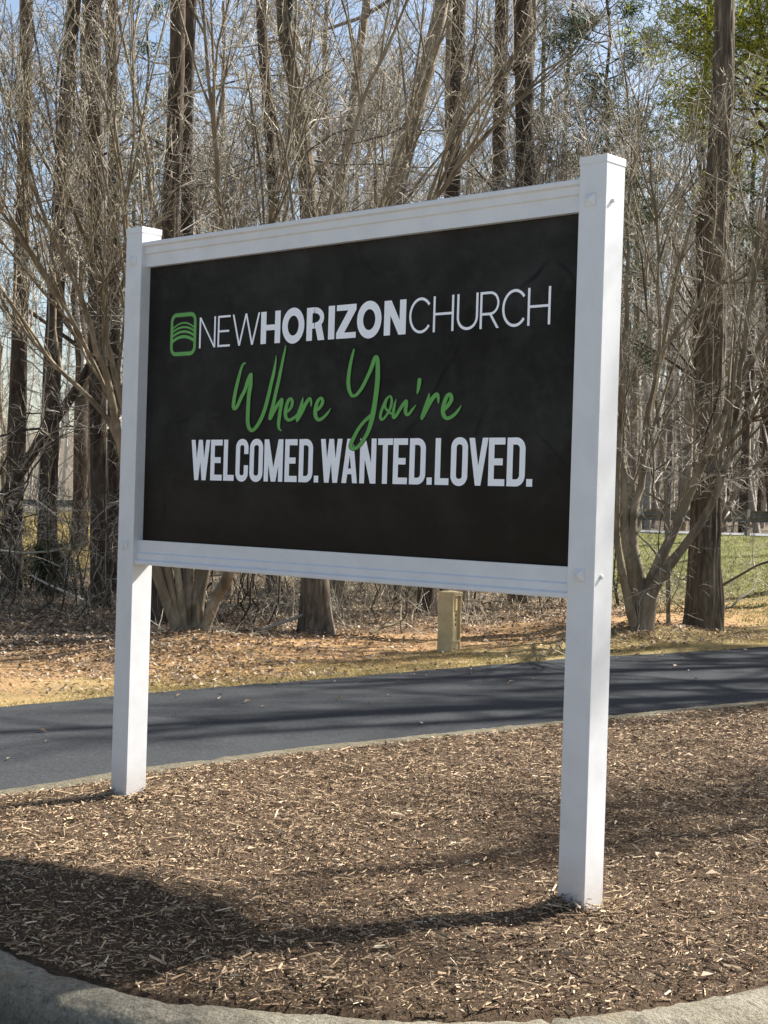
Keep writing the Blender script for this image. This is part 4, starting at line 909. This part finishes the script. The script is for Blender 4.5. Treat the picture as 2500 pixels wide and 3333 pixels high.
for x, y, h, sd_, lab in ((6.0, 11.6, 13.5, 306, 'sparse pine on the island to the right, nearest the sign'),):
    l, d = across_away(x, y); evergreen('pine_tree', lab, float(l), float(d), h, 0.42, 2.6, NEEDLE_DARK, sd_, 24, (0.12, 0.28), 9, 0.02, spread=0.13)
# a budding maple with a red haze above the right half of the top rail
r = np.random.default_rng(330); tm, cm, tips = grow_tree(r, 7.0, 0.05, 0.35, (22, 7, 5, 3), ((0.8, 2.0), (0.4, 1.0), (0.2, 0.5), (0.1, 0.25)), (30, 70), (BARK_TAN, TWIG_GREY), 0.0034, lean=0.05)
x, y = xy_from(1.35, 25.0)
mp = place((tm, cm), 'maple_tree', 'slim tree with reddish buds above the right half of the sign', 'tree', None, x, y, 0.4, 0.95)
V, F = leaf_cards(r, tips[:, -1][r.random(len(tips)) < 0.35], (0.015, 0.04), 3, 0.02, 0.6); obj('buds', mesh_from('buds', V, [F], BUD_RED), mp)

# ---------------------------------------------------------------- thicket: saplings, brush, leaves, grass
def sapling(r, h):
    n = 9; t = np.linspace(0, 1, n); P = np.stack([np.cumsum(r.normal(size=n)*0.035*h), np.cumsum(r.normal(size=n)*0.035*h), t*h], -1); P[0] = (0, 0, -0.05)
    R = 0.015*(1-0.75*t); TS = Tubes(); TS.add(P[None], R[None], 6); TW = Tubes()
    A, AR = spawn(r, P[None], R[None], 12, 0.2, 1.0, (25, 60), (0.25, 0.8), 5, 0.008, 0.003, 0.2, 0.12, 0.04, 0.4, 0.4); TW.add(A, AR, 4)
    B, BR = spawn(r, A, AR, 4, 0.2, 1.0, (25, 60), (0.12, 0.4), 4, 0.008, 0.0022, 0.15, 0.15, 0.02, 0.5, 0.3); TW.add(B, BR, 3)
    return TS.mesh('stem', BARK_PINE), TW.mesh('twigs', TWIG_TAN)
SAP = [sapling(rt, h) for h in (2.0, 2.6, 1.5, 3.2, 1.8)]
k = 0
for i in range(400):
    d = rt.uniform(18.6, 25.0); l = rt.uniform(-0.26, 0.16)*d
    x, y = xy_from(l, d)
    if drive_far(y)-x < 2.6: continue
    if l/d > -0.05 and d < 19.8 and rt.random() < .6: continue
    xp = (l/d*FOC+IMG_W/2)*1659/IMG_W; zn = 'left of the left post' if xp < 290 else 'below the left half of the panel' if xp < 720 else 'below the right half of the panel' if xp < 1230 else 'right of the right post'
    place(SAP[k % 5], 'sapling', 'thin bare sapling in the brush ' + zn, 'sapling', 'bare saplings ' + zn, x, y, rt.uniform(0, 6.28), rt.uniform(0.6, 1.1), tilt=0.16, names=('stem', 'twigs')); k += 1
    if k >= 70: break
# dead brush and dry weeds: one uncountable tangle
TB = Tubes(); n = 2500
d = rt.uniform(18.8, 30, n); l = rt.uniform(-0.27, 0.27, n)*d; x, y = xy_from(l, d); ex = drive_far(y)-x
keep = (ex > 2.8) & (l/d < 0.125) & ((l/d > -0.16) | (rt.random(n) < 0.6)) & (vnoise(np.stack([x*0.8, y*0.8], -1), 77) > -0.5); x, y = x[keep], y[keep]; n = len(x)
P = np.zeros((n, 5, 3)); dr = unit(np.stack([rt.normal(size=n)*0.45, rt.normal(size=n)*0.45, np.ones(n)], -1)); h = rt.lognormal(-0.95, 0.5, n).clip(0.12, 1.0)*np.where(l[keep] < -3.2, 0.6, 1.0)
P[:, 0] = np.stack([x, y, terrain(x, y)-0.02], -1)
for j in range(1, 5): dr = unit(dr+rt.normal(size=(n, 3))*0.22); P[:, j] = P[:, j-1]+dr*(h/4)[:, None]
R = np.broadcast_to(np.linspace(0.0052, 0.0022, 5), (n, 5))*rt.uniform(0.6, 1.4, n)[:, None]
TB.add(P, R, 3); A, AR = spawn(rt, P, R, 3, 0.2, 1.0, (25, 75), (0.12, 0.5), 4, 0.01, 0.0022, 0.1, 0.25, 0.0, 0.6, 0.2); TB.add(A, AR, 3)
tag(obj('brush', TB.mesh('brush', TWIG_TAN, False)), 'tangled dry brush and weeds along the edge of the woods', 'brush', kind='stuff')

def blades(name, x, y, z, h, w, lean, mat, label, cat):
    r = np.random.default_rng(8); n = len(x); a = r.uniform(0, 6.28, n); b = r.uniform(0, 6.28, n)
    base = np.stack([x, y, z], -1); s = np.stack([np.cos(a)*w, np.sin(a)*w, 0*w], -1)*0.5; tip = np.stack([np.cos(b)*h*lean, np.sin(b)*h*lean, h], -1)
    mid = tip*np.array([0.35, 0.35, 0.6])
    V = np.stack([base-s, base+s, base+mid+s*0.7, base+mid-s*0.7, base+tip], 1); o = np.arange(n)[:, None]*5
    return tag(obj(name, mesh_from(name, V.reshape(-1, 3), [o+np.array([[0,1,2,3]]), o+np.array([[3,2,4]])], mat)), label, cat, kind='stuff')
# leaf litter
n = 120000; d = 12.5+17*rt.random(n)**1.3; l = rt.uniform(-0.27, 0.27, n)*d; x, y = xy_from(l, d); ex = drive_far(y)-x
nz = vnoise(np.stack([x*0.9, y*0.9], -1), 51)*0.5+vnoise(np.stack([x*2.7, y*2.7], -1), 52)*0.35
near_m = np.zeros(n)
for mx, my, hh, rr in MOUNDS: near_m = np.maximum(near_m, np.exp(-((x-mx)**2+(y-my)**2)/(rr*rr*1.6)))
prob = 0.05 + 0.97*sstep(2.3, 3.8, ex+nz*1.8) + 0.8*near_m; prob *= np.where(y > 15.5, 0.25, 1.0)
keep = (ex > 0.12) & (rt.random(n) < prob); x, y = x[keep], y[keep]; n = len(x); z = terrain(x, y)
r = rt; yaw = r.uniform(0, 6.28, n); L = r.uniform(0.025, 0.068, n); W = L*r.uniform(0.4, 0.75, n); tl = r.normal(0, 0.35, n); cup = r.uniform(0.1, 0.5, n)*W
ux = np.stack([np.cos(yaw)*np.cos(tl), np.sin(yaw)*np.cos(tl), np.sin(tl)], -1); vx = np.stack([-np.sin(yaw), np.cos(yaw), r.normal(0, 0.3, n)], -1)
c = np.stack([x, y, z+0.006+np.abs(np.sin(tl))*L*0.4+r.uniform(0, 0.02, n)], -1); zz = np.array([0, 0, 1.0])
V = np.stack([c-ux*L[:, None]/2, c-vx*W[:, None]/2+zz*cup[:, None], c+ux*L[:, None]/2+zz*cup[:, None]*0.5, c+vx*W[:, None]/2+zz*cup[:, None]], 1); o = np.arange(n)[:, None]*4
tag(obj('fallen_leaves', mesh_from('fallen_leaves', V.reshape(-1, 3), [np.concatenate([o+np.array([[0,1,2]]), o+np.array([[0,2,3]])])], LEAF_DEAD)), 'brown fallen leaves littering the verge under the trees', 'leaves', kind='stuff')
n = 230; y = rt.uniform(-1.6, 14, n); x = np.where(rt.random(n) < 0.45, drive_far(y)+np.abs(rt.normal(0, 0.35, n)), np.where(rt.random(n) < 0.4, rt.uniform(-3.2, -1.0, n), rt.uniform(-0.3, 4.2, n)))
inb = inside(x, y, BED); on = (x > drive_far(y)) & (x < drive_near(y)); k = inb | on; x, y, inb = x[k], y[k], inb[k]; n = len(x)
z = np.where(inb, mulch_z(x, y)+0.012, -0.352); a = rt.uniform(0, 6.28, n); L = rt.uniform(0.03, 0.075, n)[:, None]; W = L*rt.uniform(0.4, 0.7, n)[:, None]; cu = W*rt.uniform(0.15, 0.5, n)[:, None]
ux = np.stack([np.cos(a), np.sin(a), rt.normal(0, 0.15, n)], -1); vx = np.stack([-np.sin(a), np.cos(a), rt.normal(0, 0.2, n)], -1); c = np.stack([x, y, z], -1); zz = np.array([[0, 0, 1.0]])
V = np.stack([c-ux*L/2, c-ux*L*0.1-vx*W/2+zz*cu, c+ux*L/2+zz*cu*0.6, c-ux*L*0.1+vx*W/2+zz*cu], 1); o = np.arange(n)[:, None]*4
tag(obj('stray_leaves', mesh_from('stray_leaves', V.reshape(-1, 3), [np.concatenate([o+np.array([[0,1,2]]), o+np.array([[0,2,3]])])], LEAF_DEAD)), 'single dry leaves blown onto the drive and the mulch', 'leaves', kind='stuff')
# straw-coloured grass along the asphalt
n = 60000; y = rt.uniform(0.5, 17, n); ex = np.abs(rt.normal(0, 1.0, n))+0.03; x = drive_far(y)-ex-0.05
nz = vnoise(np.stack([x*1.4, y*1.4], -1), 61); keep = rt.random(n) < np.clip(0.35+nz*1.4-ex*0.22, 0.02, 1); x, y = x[keep], y[keep]; n = len(x)
h = rt.uniform(0.010, 0.035, n)
blades('dry_grass', x, y, terrain(x, y)-0.004, h, np.full(n, 0.006), rt.uniform(0.4, 2.2, n), GRASS_DRY, 'straw-coloured dry grass along the far edge of the drive', 'grass')
# grass on the sunlit bank at the right
n = 36000; d = rt.uniform(19.5, 42, n); l = rt.uniform(0.125, 0.28, n)*d; x, y = xy_from(l, d)
pp = np.stack([l, d], -1)-GR_A; s = pp@GR_N; nz = vnoise(np.stack([x*0.8, y*0.8], -1), 66)
keep = (s > 0.3) & (y > 14.6) & (drive_far(y)-x > 0.1) & (rt.random(n) < 0.75+0.4*nz); x, y = x[keep], y[keep]; n = len(x)
blades('bank_grass', x, y, terrain(x, y)-0.005, rt.uniform(0.02, 0.06, n), np.full(n, 0.014), rt.uniform(0.4, 1.4, n), GRASS_GREEN, 'green and tan grass on the bank below the guardrail', 'grass')
n = 15000; d = rt.uniform(30, 70, n); l = rt.uniform(-0.27, -0.14, n)*d; x, y = xy_from(l, d); pp = np.stack([l, d], -1)-GR_A; s = pp@GR_N; keep = s > 0.2; x, y = x[keep], y[keep]; n = len(x)
blades('straw_grass', x, y, terrain(x, y)-0.005, rt.uniform(0.06, 0.28, n), np.full(n, 0.022), rt.uniform(0.2, 1.0, n), GRASS_DRY, 'pale dry grass on the bank behind the left trunks', 'grass')

# ---------------------------------------------------------------- fallen branch, cabinet, guardrail
def fallen(label, pa, pb, da, db, w, seed):
    r = np.random.default_rng(seed); a = at(*pa, da); b = at(*pb, db); a[2] = ground_z(a[0], a[1])+0.02; b[2] = max(ground_z(b[0], b[1])+0.03, b[2])
    n = 9; t = np.linspace(0, 1, n)[:, None]; P = a*(1-t)+b*t; P[1:-1] += r.normal(size=(n-2, 3))*0.02
    R = np.linspace(1, 0.55, n)*w; root = empty('fallen_branch', a); tag(root, label, 'branch', 'fallen branches on the verge')
    T1 = Tubes(); T1.add(P[None], R[None], 8); A, AR = spawn(r, P[None], R[None], 5, 0.2, 0.95, (25, 60), (0.2, 0.6), 5, 0.012, 0.005, 0.1, 0.15, 0, 0.4, 0.2); T2 = Tubes(); T2.add(A, AR, 4)
    s, t_ = obj('limb', T1.mesh('limb', BARK_MYRTLE), root), obj('twigs', T2.mesh('twigs', TWIG_TAN), root); shift(root, s, t_); t_['kind'] = 'stuff'
fallen('pale fallen branch left of the beige cabinet', (800,1362), (872,1338), 18.3, 18.6, 0.022, 1)
fallen('pale stick lying right of the left fan of stems', (452,1388), (560,1378), 16.4, 17.0, 0.014, 2)
fallen('grey stick on the leaves beside the left post', (300,1392), (345,1360), 16.6, 17.2, 0.016, 3)
fallen('thin stick among the leaves near the right post', (1160,1402), (1216,1385), 16.6, 17.0, 0.012, 4)

pb = at(969, 1402, 17.0); gz = ground_z(pb[0], pb[1])
cab = empty('utility_pedestal', (pb[0], pb[1], gz-0.03), math.radians(10.7)); tag(cab, 'beige metal utility pedestal standing beyond the drive below the panel', 'utility box')
hw, hh = 0.095, 0.66
m = MB(); m.box((-hw, -hw, -0.1), (hw-0.028, hw, hh)); m.box((hw-0.0281, -hw, -0.1), (hw, -hw+0.022, hh)); m.box((hw-0.0281, hw-0.018, -0.1), (hw, hw, hh))
m.box((hw-0.0281, -hw+0.022, 0.115), (hw, hw-0.018, 0.145)); m.box((hw-0.0281, -hw+0.022, hh-0.03), (hw, hw-0.018, hh)); m.box((hw-0.0281, -hw+0.022, -0.1), (hw-0.012, hw-0.018, 0.115))
m.build('body', CABINET, cab, 0.004)
m = MB(); e = 0.006; m.add([(-hw-e,-hw-e,hh-0.006),(hw+e,-hw-e,hh-0.006),(hw+e,hw+e,hh-0.006),(-hw-e,hw+e,hh-0.006),(-hw-e,-hw-e,hh+0.014),(hw+e,-hw-e,hh+0.014),(hw+e,hw+e,hh+0.014),(-hw-e,hw+e,hh+0.014),(-0.04,-0.04,hh+0.026),(0.04,-0.04,hh+0.026),(0.04,0.04,hh+0.026),(-0.04,0.04,hh+0.026)],
   [(0,3,2,1),(0,1,5,4),(1,2,6,5),(2,3,7,6),(3,0,4,7),(4,5,9,8),(5,6,10,9),(6,7,11,10),(7,4,8,11),(8,9,10,11)]); m.build('lid', CABINET, cab, 0.003)
for i in range(5):
    m = MB(); z = 0.30+i*0.052; m.box((hw-0.0285, 0.01, z), (hw-0.025, 0.032, z+0.03)); m.build('rust_mark', RUST, cab)
m = MB(); m.box((hw-0.0285, -0.03, 0.47), (hw-0.006, 0.012, 0.60)); m.build('latch', CABINET, cab, 0.003)
m = MB(); m.box((-hw-0.012, -hw-0.012, -0.1), (hw+0.012, hw+0.012, 0.035)); m.build('base', CABINET, cab, 0.004)

# guardrail along the highway
def grp(t, s=0.0):
    p = GR_A+GR_DIR*t+GR_N*s; x, y = xy_from(p[0], p[1]); return np.array([x, y, ground_z(x, y)])
o0 = grp(0); gr = empty('guardrail', o0); tag(gr, 'weathered steel guardrail on posts at the top of the bank', 'guardrail')
prof = [(0.0, 0.40), (0.03, 0.42), (0.075, 0.455), (0.08, 0.49), (0.03, 0.53), (0.0, 0.555), (0.03, 0.58), (0.08, 0.62), (0.075, 0.655), (0.03, 0.69), (0.0, 0.71)]
tt = np.arange(-26, 62, 1.9); V = []
for t in tt:
    b = grp(t); bz = float(terrain(np.array([b[0]]), np.array([b[1]]), False)[0])
    nrm = GR_N; 
    for o_, z in prof:
        p = GR_A+GR_DIR*t+GR_N*(-0.18-o_); x, y = xy_from(p[0], p[1]); V.append((x, y, bz+z))
    # thickness: the same line 6 mm behind
    for o_, z in reversed(prof):
        p = GR_A+GR_DIR*t+GR_N*(-0.174-o_); x, y = xy_from(p[0], p[1]); V.append((x, y, bz+z))
k2 = 2*len(prof); idx = np.arange(len(V)).reshape(-1, k2); j = np.roll(idx, -1, 1)
rl = obj('rail', mesh_from('rail', V, [np.stack([idx[:-1], j[:-1], j[1:], idx[1:]], -1).reshape(-1, 4)], STEEL, False), gr)
parts = [rl]
ang = math.atan2(GR_DIR[0]*FLAT_R[1]+GR_DIR[1]*FLAT_F[1], GR_DIR[0]*FLAT_R[0]+GR_DIR[1]*FLAT_F[0])
mp_ = MB(); mp_.box((-0.05, -0.075, -0.4), (0.05, 0.075, 0.73)); pm = mesh_from('post', mp_.v, [mp_.f4], POSTWOOD)
mp_ = MB(); mp_.box((-0.05, -0.10, 0.40), (0.05, 0.10, 0.70)); bm_ = mesh_from('spacer_block', mp_.v, [mp_.f4], POSTWOOD)
shift(gr, rl)
for t in np.arange(-22.8, 58, 3.8):
    b = grp(t, 0.03); p = obj('post', pm, gr); p.location = Vector(b)-Vector(o0); p.rotation_euler = (0, 0, ang)
